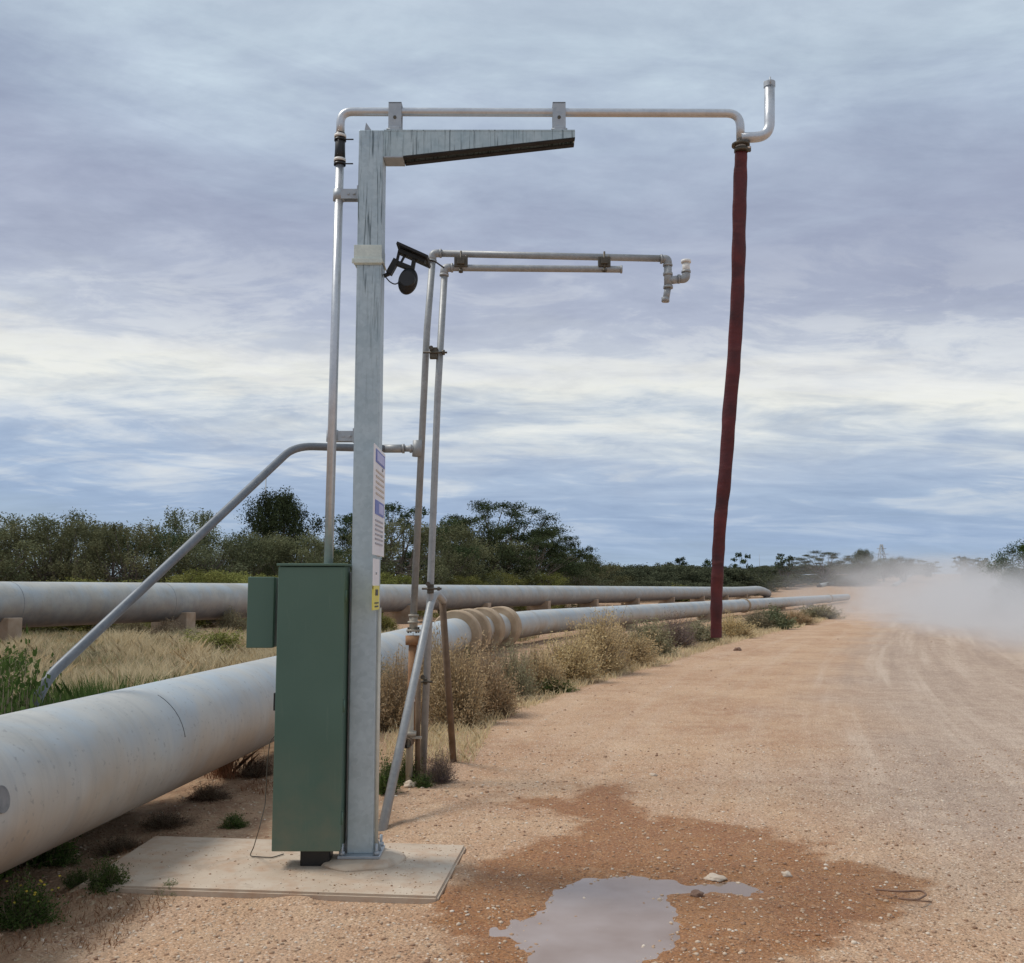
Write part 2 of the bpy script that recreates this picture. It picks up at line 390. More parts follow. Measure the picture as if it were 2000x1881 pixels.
edge_px = [(700, 1900), (720, 1700), (745, 1620), (800, 1545), (880, 1490), (940, 1402), (1085, 1342), (1290, 1286), (1400, 1250), (1545, 1217)]
PUD = gp(puddle_px); WET = gp(wet_px)
EDGE = gp(edge_px)                                        # boundary of bare dirt against the scrub verge

def axis(lo, hi, a, b, step, grow):
    c = list(np.arange(a, b+1e-6, step)); s = step; x = c[-1]; r = []
    while x < hi: s *= grow; x += s; r.append(x)
    s = step; x = c[0]; l = []
    while x > lo: s *= grow; x -= s; l.append(x)
    return np.array(l[::-1]+c+r)
gx = axis(-900, 900, -3.2, 3.6, .024, 1.032); gy = axis(-60, 1500, 3.9, 8.2, .024, 1.026)
X, Y = np.meshgrid(gx, gy); nx, ny = len(gx), len(gy)
rng = np.random.default_rng(5)
def vnoise(X, Y, s, seed):
    """cheap smooth value noise"""
    r = np.random.default_rng(seed).random((256, 256)); x = X/s; y = Y/s
    xi = np.floor(x).astype(int); yi = np.floor(y).astype(int); fx = x-xi; fy = y-yi
    fx = fx*fx*(3-2*fx); fy = fy*fy*(3-2*fy); g = lambda a, b: r[a % 256, b % 256]
    return (g(xi, yi)*(1-fx)+g(xi+1, yi)*fx)*(1-fy)+(g(xi, yi+1)*(1-fx)+g(xi+1, yi+1)*fx)*fy-.5
sdp = poly_sd(X, Y, PUD); sdw = poly_sd(X, Y, WET)
def edge_x(Yv):
    ex = np.array([p[0] for p in EDGE]); ey = np.array([p[1] for p in EDGE])
    o = np.interp(Yv, ey, ex)
    far = ex[-1]+(Yv-ey[-1])*.43
    return np.where(Yv > ey[-1], far, np.where(Yv < ey[0], ex[0]-2.0-(ey[0]-Yv)*.5, o))
rag = vnoise(X, Y, .5, 1)*.5+vnoise(X, Y, 1.7, 2)*.9*sstep(6, 20, Y)+vnoise(X, Y, .14, 3)*.15
verge = sstep(.15, -.15, X-edge_x(Y)-rag*.6)              # 1 on the scrub side
verge *= 1-sstep(.3, -.2, Y-6.2+ (X+1.2)*.0)*sstep(-2.2, -1.9, X+vnoise(X, Y, .4, 9)*.5)
# road: gravel strip towards the hill
uR = X-.432*Y
rl, rr = -7.2, 2.3
road = sstep(rl-.4, rl+1.0, uR+vnoise(X, Y, 2.2, 12)*1.2)*sstep(rr+.9, rr-.3, uR+vnoise(X, Y, 2.2, 13)*.8)
fY = .25*Y+.09*((Y-18)+np.sqrt((Y-18)**2+90))
grey = sstep(-.9, 1.6, X-fY+.1+vnoise(X, Y, 1.5, 14)*1.2)*.95*sstep(5.2, 7.6, Y+vnoise(X, Y, 1.1, 17)*1.5)
right_verge = sstep(rr+.2, rr+1.4, uR+vnoise(X, Y, 2.0, 15))*sstep(12, 20, Y)
far_verge = sstep(60, 90, Y)*sstep(rl+.2, rl-1.2, uR)
verge = np.clip(np.maximum(verge, np.maximum(right_verge, far_verge)), 0, 1)
Z = hill(X, Y)
fadeN = 1-sstep(9, 16, np.hypot(X, Y-5))
Z += vnoise(X, Y, 1.3, 21)*.03+vnoise(X, Y, .35, 22)*.010*fadeN+vnoise(X, Y, .09, 23)*.007*fadeN+vnoise(X, Y, .045, 24)*.005*fadeN
Z += verge*(vnoise(X, Y, 2.5, 31)*.10+vnoise(X, Y, .6, 32)*.04)*(1-sstep(100, 200, Y))
Z -= .012
basin = sstep(.30, -.22, sdp)
Z -= basin*.030; Z += vnoise(X, Y, .12, 51)*.006*basin*(1-basin)*4
# keep the ground just under the slab
SLAB = [G(905, 1640, .035), G(850, 1741, .035), G(150, 1718, .035), G(300, 1622, .035)]
sds = poly_sd(X, Y, [tuple(p[:2]) for p in SLAB]); k = sstep(.25, 0, sds); Z = Z*(1-k)+(-.004)*k; Z += np.where(sds > 0, .040*sstep(.14, .0, sds)*np.clip(vnoise(X, Y, .28, 61)*1.6+.25, 0, 1), 0)
wet = sstep(.10, -.10, sdw+vnoise(X, Y, .30, 41)*.30+vnoise(X, Y, .11, 43)*.18+vnoise(X, Y, .05, 42)*.12)
wet = np.maximum(wet, sstep(.3, .0, sdp))

def m_ground():
    m, t, b, oc = mat('dirt_and_gravel'); pos = geo_pos(t); x, y, z = t.sep(pos)
    A = lambda n: t.node('ShaderNodeAttribute', attribute_name=n).outputs['Fac']
    wet, ver, gry = A('wet'), A('verge'), A('grey')
    n1 = t.noise(pos, .55, 6, .6, .2); n2 = t.noise(pos, 4.0, 6, .62); n3 = t.noise(pos, 22, 4, .6); n4 = t.noise(pos, 85, 3, .6)
    c = t.mix(t.mapr(n1, .32, .68), (.415, .232, .132, 1), (.57, .378, .238, 1))
    c = t.mix(t.math('MULTIPLY', t.mapr(n2, .42, .72), .55), c, (.61, .44, .285, 1))
    gcol = t.mix(t.mapr(n2, .3, .7), (.37, .270, .208, 1), (.51, .395, .305, 1))
    c = t.mix(gry, c, gcol)
    # wheel tracks running along the road
    y18 = t.math('SUBTRACT', y, 18.0)
    bendf = t.math('MULTIPLY', t.math('ADD', y18, t.math('SQRT', t.math('ADD', t.math('MULTIPLY', y18, y18), 90.0))), .09)
    ac = t.math('SUBTRACT', x, t.math('ADD', t.math('MULTIPLY', y, .25), bendf))
    tv = t.comb(t.math('MULTIPLY', ac, 1.9), t.math('MULTIPLY', y, .07), 0.0)
    tr = t.noise(tv, 1.0, 5, .62, .15)
    c = t.mix(t.math('MULTIPLY', t.math('MULTIPLY', t.mapr(tr, .50, .64), .55), t.mapr(gry, 0, 1, .35, 1)), c, (.66, .54, .43, 1))
    c = t.mix(t.math('MULTIPLY', t.math('MULTIPLY', t.mapr(tr, .46, .36), .45), t.mapr(gry, 0, 1, .25, 1)), c, (.33, .24, .185, 1))
    # pebbles of both tones
    v = t.voro(pos, 46, out='Color'); vv = t.sep(v)[0]; vd = t.voro(pos, 46)
    peb = t.math('MULTIPLY', t.mapr(vd, .42, .30), t.mapr(vv, .78, .80))
    c = t.mix(t.math('MULTIPLY', peb, .8), c, (.72, .60, .48, 1))
    pd = t.math('MULTIPLY', t.mapr(vd, .40, .28), t.mapr(vv, .16, .14))
    c = t.mix(t.math('MULTIPLY', pd, .75), c, (.20, .12, .08, 1))
    v3 = t.voro(pos, 75, out='Color'); v3d = t.voro(pos, 75); q3 = t.sep(v3)[2]
    c = t.mix(t.math('MULTIPLY', t.math('MULTIPLY', t.mapr(v3d, .46, .30), t.mapr(q3, .60, .66)), .55), c, (.68, .52, .38, 1))
    c = t.mix(t.math('MULTIPLY', t.math('MULTIPLY', t.mapr(v3d, .46, .30), t.mapr(q3, .30, .24)), .55), c, (.22, .125, .075, 1))
    v2 = t.voro(pos, 120, out='Color'); c = t.mix(.45, c, t.mix(1.0, c, t.mix(t.sep(v2)[1], (.55, .5, .45, 1), (1.45, 1.45, 1.45, 1)), 'MULTIPLY'))
    # verge: leaf litter and darker soil
    vc = t.mix(t.mapr(n2, .35, .68), (.29, .17, .10, 1), (.52, .34, .21, 1))
    vc = t.mix(t.mapr(n3, .55, .7), vc, (.50, .40, .26, 1))
    c = t.mix(t.math('MULTIPLY', ver, .9), c, vc)
    # wet soil
    wc = t.mix(1.0, c, (.62, .42, .235, 1), 'MULTIPLY')
    wf = t.math('MULTIPLY', wet, t.mapr(n3, .25, .6, .75, 1.0))
    c = t.mix(wf, c, wc)
    t.put(b.inputs['Base Color'], c)
    t.put(b.inputs['Roughness'], t.mapr(wf, 0, 1, .92, .55))
    b.inputs['Specular IOR Level'].default_value = .3
    h = t.math('ADD', t.math('MULTIPLY', n3, .5), t.math('ADD', t.math('MULTIPLY', n4, .35), t.math('MULTIPLY', t.math('SUBTRACT', 1.0, vd), .35)))
    bump(t, b, h, 1.0, .026)
    return m
M_ground = m_ground()
idx = np.arange(nx*ny).reshape(ny, nx)
quads = np.stack([idx[:-1, :-1], idx[:-1, 1:], idx[1:, 1:], idx[1:, :-1]], -1).reshape(-1, 4)
isroad = ((verge < .5) & (uR > rl+.2) & (uR < rr+.8) & (X > edge_x(Y)) & (Y > 8.5+.35*X*0)).ravel()
fr = isroad[quads].sum(1) >= 2
VV = np.stack([X.ravel(), Y.ravel(), Z.ravel()], -1)
for nm, sel in (('ground', ~fr), ('dirt_road', fr)):
    q = quads[sel]; u, inv = np.unique(q, return_inverse=True)
    me = np_mesh(nm, VV[u], inv.reshape(q.shape), M_ground, {'wet': wet.ravel()[u], 'verge': verge.ravel()[u], 'grey': grey.ravel()[u]}, smooth=True)
    tag(link(nm, me), kind='structure', label=('bare sandy ground with damp patch and scrub litter' if nm == 'ground' else 'unsealed gravel road climbing to a low rise'))
from bisect import bisect
def ground_z(x, y):
    i = min(max(bisect(gx, x)-1, 0), nx-2); j = min(max(bisect(gy, y)-1, 0), ny-2)
    fx = (x-gx[i])/(gx[i+1]-gx[i]); fy = (y-gy[j])/(gy[j+1]-gy[j])
    return float((Z[j, i]*(1-fx)+Z[j, i+1]*fx)*(1-fy)+(Z[j+1, i]*(1-fx)+Z[j+1, i+1]*fx)*fy)

# puddle: level sheet of muddy water lying in the basin
def m_water():
    m, t, b, oc = mat('muddy_water'); pos = geo_pos(t)
    n = t.noise(pos, 1.3, 4)
    t.put(b.inputs['Base Color'], t.mix(t.mapr(n, .38, .62), (.27, .19, .14, 1), (.38, .305, .265, 1)))
    b.inputs['Roughness'].default_value = .05; b.inputs['IOR'].default_value = 1.45; b.inputs['Specular IOR Level'].default_value = .5
    bump(t, b, t.noise(pos, 7, 3), .04, .01)
    return m
big_pud = [(c[0], c[1]) for c in PUD]
cxp = sum(p[0] for p in PUD)/len(PUD); cyp = sum(p[1] for p in PUD)/len(PUD)
mb = MB(); WL = -.0285
gxx = np.linspace(min(p[0] for p in PUD)-.25, max(p[0] for p in PUD)+.25, 60); gyy = np.linspace(min(p[1] for p in PUD)-.1, max(p[1] for p in PUD)+.25, 60)
PX, PY = np.meshgrid(gxx, gyy); sd_ = poly_sd(PX, PY, PUD); ii = np.arange(3600).reshape(60, 60)
q = np.stack([ii[:-1, :-1], ii[:-1, 1:], ii[1:, 1:], ii[1:, :-1]], -1).reshape(-1, 4); keep = (sd_.ravel()[q] < .16).all(1); mb.bm.free()
q = q[keep]; u, inv = np.unique(q, return_inverse=True)
me = np_mesh('puddle', np.stack([PX.ravel(), PY.ravel(), np.full(3600, WL)], -1)[u], inv.reshape(q.shape), m_water(), smooth=True)
tag(link('puddle', me), kind='structure', label='shallow muddy puddle on the dirt in front of the slab')

# gravel and stones on the dirt
def stones(n, region, smin, smax, seed, name, mt):
    r = np.random.default_rng(seed); Vs = []; Fs = []; base = 0
    ico = bmesh.new(); bmesh.ops.create_icosphere(ico, subdivisions=1, radius=1)
    iv = np.array([v.co[:] for v in ico.verts]); ifc = np.array([[v.index for v in f.verts] for f in ico.faces]); ico.free()
    tint = []
    while len(Vs) < n:
        x, y = region(r)
        s = smin*(smax/smin)**(r.random()**2.6)
        zz = ground_z(x, y)
        if zz < WL-.004 and s < .012: continue
        v = iv*(1+r.normal(0, .16, (len(iv), 1)))*np.array([1, r.uniform(.6, 1), r.uniform(.4, .75)])*s
        a = r.uniform(0, 6.28); R_ = np.array([[math.cos(a), -math.sin(a), 0], [math.sin(a), math.cos(a), 0], [0, 0, 1]])
        v = v@R_.T+np.array([x, y, zz+s*.12]); Vs.append(v); Fs.append(ifc+base); base += len(iv); tint.append(np.full(len(iv), r.random()))
    me = np_mesh(name, np.concatenate(Vs), np.concatenate(Fs), mt, {'tint': np.concatenate(tint)})
    return link(name, me)
def m_stone():
    m, t, b, oc = mat('pebble_stone'); at = t.node('ShaderNodeAttribute', attribute_name='tint').outputs['Fac']
    t.put(b.inputs['Base Color'], t.ramp(at, [(0, (.27, .155, .095, 1)), (.3, (.42, .26, .16, 1)), (.75, (.55, .41, .28, 1)), (1, (.74, .64, .52, 1))])); b.inputs['Roughness'].default_value = .85
    return m
M_stone = m_stone()
def reg_near(r):
    while True:
        y = 4.0+6.5*r.random()**1.5; x = r.uniform(-.62*y, .56*y)
        if poly_sd(np.array([x]), np.array([y]), [tuple(p[:2]) for p in SLAB])[0] < .03: continue
        return x, y
tag(stones(26000, reg_near, .0028, .015, 3, 'gravel', M_stone), 'fine mixed gravel strewn over the near dirt', 'gravel', kind='stuff')
def reg_mid(r):
    while True:
        y = 8+30*r.random()**1.4; ex = float(edge_x(np.array([y]))[0]); x = ex+abs(r.normal(0, .12*y))-.35
        if x < .55*y: return x, y
tag(stones(1500, reg_mid, .006, .022, 4, 'roadside_gravel', M_stone), 'scattered small stones along the verge edge of the road', 'gravel', kind='stuff')
def rock(name, label, u, v, s, mt, seed, flat=.6):
    c = G(u, v); bm = bmesh.new(); bmesh.ops.create_icosphere(bm, subdivisions=3, radius=1)
    for vv in bm.verts:
        nn = mn.noise(vv.co*1.3+Vector((seed, 0, 0)))*.45+mn.noise(vv.co*3.1+Vector((seed, 3, 0)))*.15
        vv.co *= 1+nn; vv.co.z *= flat; vv.co *= s
    me = bpy.data.meshes.new(name); bm.to_mesh(me); bm.free()
    for p in me.polygons: p.use_smooth = True
    o = link(name, me, mt); o.location = (c.x, c.y, ground_z(c.x, c.y)+s*flat*.4)
    return tag(o, label, 'rock')
M_pale = m_plain('pale_limestone', (.50, .39, .29, 1), (.66, .55, .43, 1), 14, .9, .5)
M_brush = m_leaf('dead_brown_brush', (.07, .042, .028, 1), (.17, .11, .07, 1))
M_rockd = m_plain('brown_stone', (.16, .09, .06, 1), (.26, .16, .11, 1), 14, .9, .5)
rock('stone', 'pale round stone at the foot of the old standpipe risers', 795, 1524, .055, M_pale, 1)
rock('stone', 'flat pale stone at the back edge of the puddle', 1388, 1698, .055, M_pale, 2, .3)
rock('stone', 'small whitish stone just right of the puddle tip', 1527, 1697, .028, M_pale, 3)
rock('stone', 'dark brown stone on the puddle edge below its right arm', 1352, 1732, .034, M_rockd, 4)
rock('stone', 'small dark stone on the dirt right of the hose end', 1432, 1262, .10, M_rockd, 5)
rock('stone', 'pale stone lying alone on the dirt behind the puddle', 1268, 1502, .035, M_pale, 6, .4)

# ---------------------------------------------------------------- concrete slab
def reg_slab(r):
    while True:
        x = r.uniform(-2.6, -.2); y = r.uniform(5.1, 6.3)
        if poly_sd(np.array([x]), np.array([y]), [tuple(p[:2]) for p in SLAB])[0] < -.03 and (r.random() < .35 or (x > -1.0 and r.random() < .8)): return x, y
_gz = ground_z; ground_z = lambda x, y: .036
tag(stones(420, reg_slab, .0025, .009, 9, 'slab_grit', M_stone), 'loose grit scattered on top of the concrete slab', 'gravel', kind='stuff')
ground_z = _gz
mb = MB(); mb.prism([SLAB[0], SLAB[1], SLAB[2], SLAB[3]], (0, 0, -.14))
bmesh.ops.bevel(mb.bm, geom=[e for e in mb.bm.edges], offset=.012, segments=2, affect='EDGES')
slab = mb.build('concrete_slab', M_slab); tag(slab, 'sandy concrete slab under the post and green cabinet', 'slab')

# ---------------------------------------------------------------- new filling standpipe
YP = 6.0; ZS = .035
bl = P(672, 1640, YP-.075); tl = P(698, 252, YP-.075); br = P(721, 1640, YP-.075)
PXL = (bl.x+tl.x)/2; PW = .152; PXC = PXL+PW/2; TOPZ = tl.z
print('post', bl, tl, br, 'PXL', PXL, 'top', TOPZ)
root = thing('water_standpipe', 'tall galvanised post with tapered arm carrying an overhead filling pipe', 'standpipe', (PXC, YP, ZS))
mb = MB(); mb.box((PXC, YP, (ZS+.05+TOPZ)/2), (PW, .15, TOPZ-ZS-.05), bevel=.006)
post = mb.build('post', M_post, root)
post_p = post
mb = MB(); mb.box((PXC, YP, ZS+.043), (.24, .26, .016), bevel=.003); bp = mb.build('base_plate', M_bracketm, post)
for sx_ in (-1, 1):
    for sy_ in (-1, 1):
        b_ = MB(); b_.cyl((PXC+sx_*.098, YP+sy_*.105, ZS+.03), (PXC+sx_*.098, YP+sy_*.105, ZS+.115), .009, 10)
        b_.cyl((PXC+sx_*.098, YP+sy_*.105, ZS+.053), (PXC+sx_*.098, YP+sy_*.105, ZS+.072), .018, 6)
        b_.build('anchor_bolt', M_bracketm, post)
for sx_ in (-1, 1):                                       # stiffeners at the foot
    g_ = MB(); xx = PXC+sx_*.076
    g_.prism([(xx, YP-.004, ZS+.052), (xx+sx_*.04, YP-.004, ZS+.052), (xx, YP-.004, ZS+.17)], (0, .008, 0)); g_.build('gusset', M_bracketm, post)
mb = MB()                                                 # grout mound
for i in range(1):
    bmesh.ops.create_uvsphere(mb.bm, u_segments=32, v_segments=16, radius=1)
    for v_ in mb.bm.verts:
        v_.co = Vector((v_.co.x*.25*(1+.1*mn.noise(v_.co*2)), v_.co.y*.24*(1+.1*mn.noise(v_.co*2.3)), max(v_.co.z, -.2)*.05))
        v_.co.z = min(v_.co.z, .034)+.0
        v_.co += Vector((PXC+.0, YP-.01, ZS))
gm = mb.build('grout_pad', M_slab, root)
for p in gm.data.polygons: p.use_smooth = True
# cap tab on the top
tp = P(715, 250, YP); mb = MB(); mb.prism([(tp.x-.012, YP-.07, TOPZ), (tp.x+.03, YP-.07, TOPZ), (tp.x-.004, YP-.07, TOPZ+.05)], (0, .006, 0)); mb.build('lifting_tab', M_bracketm, post)
# speckled band plates around the post for the lamp
zb1, zb0 = P(700, 484, YP).z, P(700, 522, YP).z
mb = MB(); mb.box((PXC-.008, YP-.080, (zb1+zb0)/2), (PW+.018, .008, zb1-zb0), bevel=.002)
mb.box((PXC-.008, YP+.080, (zb1+zb0)/2), (PW+.018, .008, zb1-zb0), bevel=.002)
mb.box((PXC-.010, YP-.088, zb0+.022), (PW+.034, .012, .030), bevel=.002)
mb.cyl((PXL-.016, YP-.097, zb0+.022), (PXL-.016, YP+.097, zb0+.022), .006, 8); mb.cyl((PXL+PW+.006, YP-.09, zb0+.022), (PXL+PW+.006, YP+.09, zb0+.022), .005, 8)
mb.build('lamp_band', M_band, root)
# tapered arm: web plates, top plate, open underneath past the end plate
ar0 = PXL+PW; ar1 = P(1115, 260, YP).x
zlo0 = P(752, 303, YP-.07).z; zlo1 = P(1115, 266, YP-.07).z
mb = MB()
for yy in (YP-.066, YP+.056):
    mb.prism([(ar0, yy, TOPZ-.004), (ar1, yy, TOPZ-.004), (ar1, yy, zlo1), (ar0+.09, yy, zlo0), (ar0, yy, zlo0)], (0, .008, 0))
mb.box(((ar0+ar1)/2, YP, TOPZ-.0), (ar1-ar0, .136, .008))
mb.box((ar1-.004, YP, (TOPZ-.006+zlo1)/2), (.008, .112, TOPZ-.006-zlo1))
mb.build('tapered_arm', M_arm, root)
mb = MB(); mb.box((ar0+.062, YP, zlo0-.003), (.12, .134, .008)); mb.build('closing_plate', M_bracketm, root)
# lip flanges along the open underside, blackened to paint in its shade
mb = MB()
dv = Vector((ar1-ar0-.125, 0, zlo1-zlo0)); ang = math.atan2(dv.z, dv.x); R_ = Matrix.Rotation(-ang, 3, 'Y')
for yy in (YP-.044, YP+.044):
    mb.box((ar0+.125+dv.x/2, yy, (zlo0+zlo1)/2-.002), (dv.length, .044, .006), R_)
mb.build('arm_lip', M_arm_shade, root)
# riser + overhead pipe
r0 = P(660, 300, YP); r1 = P(641, 1090, YP); RX0, RX1 = r0.x, r1.x
print('riser x', r0.x, r1.x)
zp = P(800, 217, YP).z; xe = P(1437, 240, YP).x; zp2 = P(1400, 220, YP).z
zc1 = P(1440, 272, YP).z; RXT = RX0
ztop = P(660, 262, YP).z; zbt = P(655, 318, YP).z
PR = .0265
mb = MB(); mb.tube([(RXT-.0, YP, ztop), (RXT, YP, zp), (xe, YP, zp2), (xe, YP, zc1)], PR, 20, fillet=.13, arc=8)
mb.build('overhead_pipe', M_pipe, root)
cabtop = P(600, 1100, 5.8).z
mb = MB(); mb.tube([(RX0, YP, zbt), (RX0*.5+RX1*.5, YP-.03, (zbt+cabtop)/2), (RX1+.004, YP-.08, cabtop-.05)], PR*1.02, 20)
rp = mb.build('riser_pipe', M_pipe, root)
mb = MB(); mb.tube([(RX0, YP, zbt-.01), (RX0, YP, (zbt+ztop)/2), (RX0, YP, ztop+.01)], .034, 20, radii=[.036, .032, .031]); rc = mb.build('rubber_coupling', M_black, root)
for zz in (zbt+.022, ztop-.010):
    mb = MB(); mb.cyl((RX0, YP, zz-.009), (RX0, YP, zz+.009), .0375, 24); mb.build('band_clamp', M_white, rc)
for zz in (ztop-.034, zbt-.004):
    mb = MB(); mb.cyl((RX0, YP, zz-.006), (RX0, YP, zz+.006), .0375, 20); mb.cyl((RX0+.025, YP-.01, zz), (RX0+.085, YP-.01, zz), .0045, 8); mb.build('clamp_bolt', M_black, rc)
for vv in (380, 848):                                     # stand-off clamps to the post
    c = P(655, vv, YP); t_ = (zbt-c.z)/(zbt-cabtop); cx = RX0+(RX1-RX0)*t_
    mb = MB(); mb.cyl((cx, YP-.04*t_, c.z-.035), (cx, YP-.04*t_, c.z+.035), .036, 20)
    mb.box(((cx+PXL)/2+.008, YP-.03, c.z), (PXL-cx-.0, .008, .062)); mb.box(((cx+PXL)/2+.008, YP+.022, c.z), (PXL-cx-.0, .008, .062))
    mb.cyl((PXL-.03, YP-.05, c.z), (PXL-.03, YP+.04, c.z), .008, 8); mb.cyl(((cx+PXL)/2, YP-.042, c.z), ((cx+PXL)/2, YP+.03, c.z), .008, 6)
    mb.box((PXL-.004, YP, c.z), (.010, .12, .085))
    mb.build('standoff_clamp', M_bracketm, root)
for uu in (768, 1085):
    c = P(uu, 227, YP); zt = P(uu, 204, YP).z
    mb = MB(); mb.box((c.x, YP-.034, (zt+TOPZ+.01)/2+.01), (.082, .008, zt-TOPZ-.03), bevel=.002)
    mb.box((c.x, YP+.034, (zt+TOPZ+.01)/2+.01), (.082, .008, zt-TOPZ-.03), bevel=.002)
    mb.box((c.x, YP, zt-.002), (.082, .076, .008)); mb.box((c.x, YP, TOPZ+.018), (.062, .10, .034), bevel=.003)
    sd2 = mb.build('pipe_saddle', M_bracketm, root)
    mb = MB(); mb.cyl((c.x, YP-.044, (zt+TOPZ)/2), (c.x, YP-.036, (zt+TOPZ)/2), .011, 6); mb.build('bolt', M_darksteel, sd2)
    mb = MB(); mb.cyl((c.x-.05, YP-.04, TOPZ+.02), (c.x+.05, YP-.04, TOPZ+.02), .008, 8); mb.build('bolt', M_bracketm, sd2)
# vent pipe beside the outlet
v1 = P(1445, 268, YP); v2 = P(1494, 272, YP); v3 = P(1494, 168, YP)
mb = MB(); mb.tube([(xe, YP, v1.z+.0), (v2.x-.0, YP, v1.z+.01), (v3.x, YP, v3.z)], .0325, 20, fillet=.13, arc=8)
vp = mb.build('vent_pipe', M_pipe, root)
mb = MB(); mb.tube([(v3.x, YP, v3.z-.005), (v3.x, YP, v3.z+.028)], .036, 20, caps=False)
for a in range(3):
    aa = a*2.1+.4; mb.cyl((v3.x+.034*math.cos(aa), YP+.034*math.sin(aa), v3.z+.0), (v3.x+.034*math.cos(aa), YP+.034*math.sin(aa), v3.z+.045), .005, 6)
mb.build('vent_collar', M_bracketm, vp)
zf = P(1438, 282, YP).z
mb = MB(); mb.cyl((xe, YP, zf-.006), (xe, YP, zf+.008), .056, 24); mb.build('outlet_flange', M_darksteel, root)
mb = MB(); mb.cyl((xe, YP, zf-.04), (xe, YP, zf-.006), .034, 20); mb.cyl((xe+.03, YP-.02, zf-.022), (xe+.055, YP-.02, zf-.022), .007, 6); mb.build('outlet_nozzle', M_white, root)
mb = MB(); sxx = PXL+PW+.014
mb.tube([(sxx, YP-.05, ZS+.05), (sxx, YP-.05, P(731, 1180, 5.9).z)], .011, 10); mb.build('conduit', M_cream, root)

# hose: flattened tube hanging from the nozzle
hp = [(1439, 292, 11.5), (1437, 330, 13.5), (1436, 400, 14.5), (1435, 480, 14.2), (1432, 560, 13.6), (1428, 640, 13.2), (1424, 720, 13.0), (1416, 800, 13.0), (1411, 870, 12.4), (1405, 950, 12.6),
      (1399, 1010, 12.0), (1394, 1080, 11.8), (1391, 1140, 12.0), (1391, 1190, 11.6), (1391, 1238, 10.8)]
bm = bmesh.new(); rings = []
cps = []
for i in range(len(hp)-1):
    for s_ in range(5):
        t_ = s_/5; a, b2 = hp[i], hp[i+1]; cps.append(tuple(a[k]*(1-t_)+b2[k]*t_ for k in range(3)))
cps.append(hp[-1]); random.seed(4)
for i, (u, v, hw) in enumerate(cps):
    fall = i/len(cps)
    c = P(u+.6*math.sin(i*.35), v, YP+.0+.12*fall); w_ = hw*K/F_PX*YP*1.05*(1+.035*math.sin(i*1.3)+.02*random.uniform(-1, 1)); th = .020+.004*math.sin(i*.9)
    tw = .25*math.sin(i*.12)
    ring = []
    for k_ in range(20):
        a = 2*math.pi*k_/20; x_ = w_*math.cos(a); y_ = th*math.sin(a)
        ring.append(bm.verts.new(c+Vector((x_*math.cos(tw)-y_*math.sin(tw), x_*math.sin(tw)+y_*math.cos(tw), 0))))
    rings.append(ring)
for a, b2 in zip(rings, rings[1:]):
    for k_ in range(20):
        f = bm.faces.new((a[k_], a[(k_+1) % 20], b2[(k_+1) % 20], b2[k_])); f.smooth = True
bm.faces.new(rings[0][::-1]); bmesh.ops.recalc_face_normals(bm, faces=bm.faces)
me = bpy.data.meshes.new('hose'); bm.to_mesh(me); bm.free()
ho = thing('filling_hose', 'long dark red layflat hose hanging from the overhead pipe outlet', 'hose', (0, 0, 0))
link('hose_sleeve', me, M_hose, ho)
c = P(1439, 291, YP); mb = MB(); mb.cyl(c+Vector((0, 0, -.014)), c+Vector((0, 0, .010)), .044, 24); mb.box(c+Vector((.047, -.01, 0)), (.02, .02, .03)); mb.build('hose_clamp', M_darksteel, ho)

# ---------------------------------------------------------------- green cabinet, meter box, wire
YC = 5.80
cl = P(527, 1640, YC); cr = P(660, 1640, YC); ct = P(541, 1095, YC); ct2 = P(671, 1095, YC)
print('cab', cl, cr, ct, ct2)
CX0, CX1 = (cl.x+ct.x)/2, (cr.x+ct2.x)/2; CZ0 = P(600, 1654, YC).z; CZ1 = P(600, 1097, YC).z; CD = .20
cab = thing('control_cabinet', 'tall green steel cabinet standing in front of the galvanised post', 'cabinet', ((CX0+CX1)/2, YC+CD/2, CZ0))
mb = MB(); mb.box(((CX0+CX1)/2, YC+CD/2+.014, (CZ0+CZ1)/2), (CX1-CX0-.006, CD-.028, CZ1-CZ0-.01), bevel=.004); mb.build('cabinet_body', M_green, cab)
mb = MB(); mb.box(((CX0+CX1)/2, YC+.009, (CZ0+CZ1)/2-.004), (CX1-CX0, .022, CZ1-CZ0-.012), bevel=.005); door = mb.build('door', M_green, cab)
mb = MB(); mb.box(((CX0+CX1)/2, YC+CD/2, CZ1+.002), (CX1-CX0+.016, CD+.03, .014), bevel=.003); mb.build('rain_cap', M_green, cab)
mb = MB(); mb.box((CX0-.008, YC+.04, (P(525, 1345, YC).z+P(525, 1382, YC).z)/2), (.014, .04, .10), bevel=.003); hd = mb.build('latch', M_black, cab)
for zz in (CZ0+.18, (CZ0+CZ1)/2, CZ1-.18):
    mb = MB(); mb.cyl((CX1+.004, YC+.012, zz-.035), (CX1+.004, YC+.012, zz+.035), .007, 8); mb.build('hinge', M_green, cab)
mb = MB()                                                 # galvanised rails that hold it to the post
mb.box((CX1-.02, YC+CD+.055, (CZ0+CZ1)/2-.01), (.07, .10, CZ1-CZ0-.06), bevel=.004); mb.build('mounting_rail', M_pipe, cab)
mb = MB(); mb.box((CX1+.022, YC+CD+.02, .5*(CZ0+CZ1)-.2), (.008, .02, .42)); mb.build('rubber_strip', M_black, cab)
for zz in (CZ0+.06,):
    mb = MB(); mb.box((CX1+.034, YC+CD+.06, zz), (.03, .03, .02)); mb.build('fixing_lug', M_darksteel, cab)
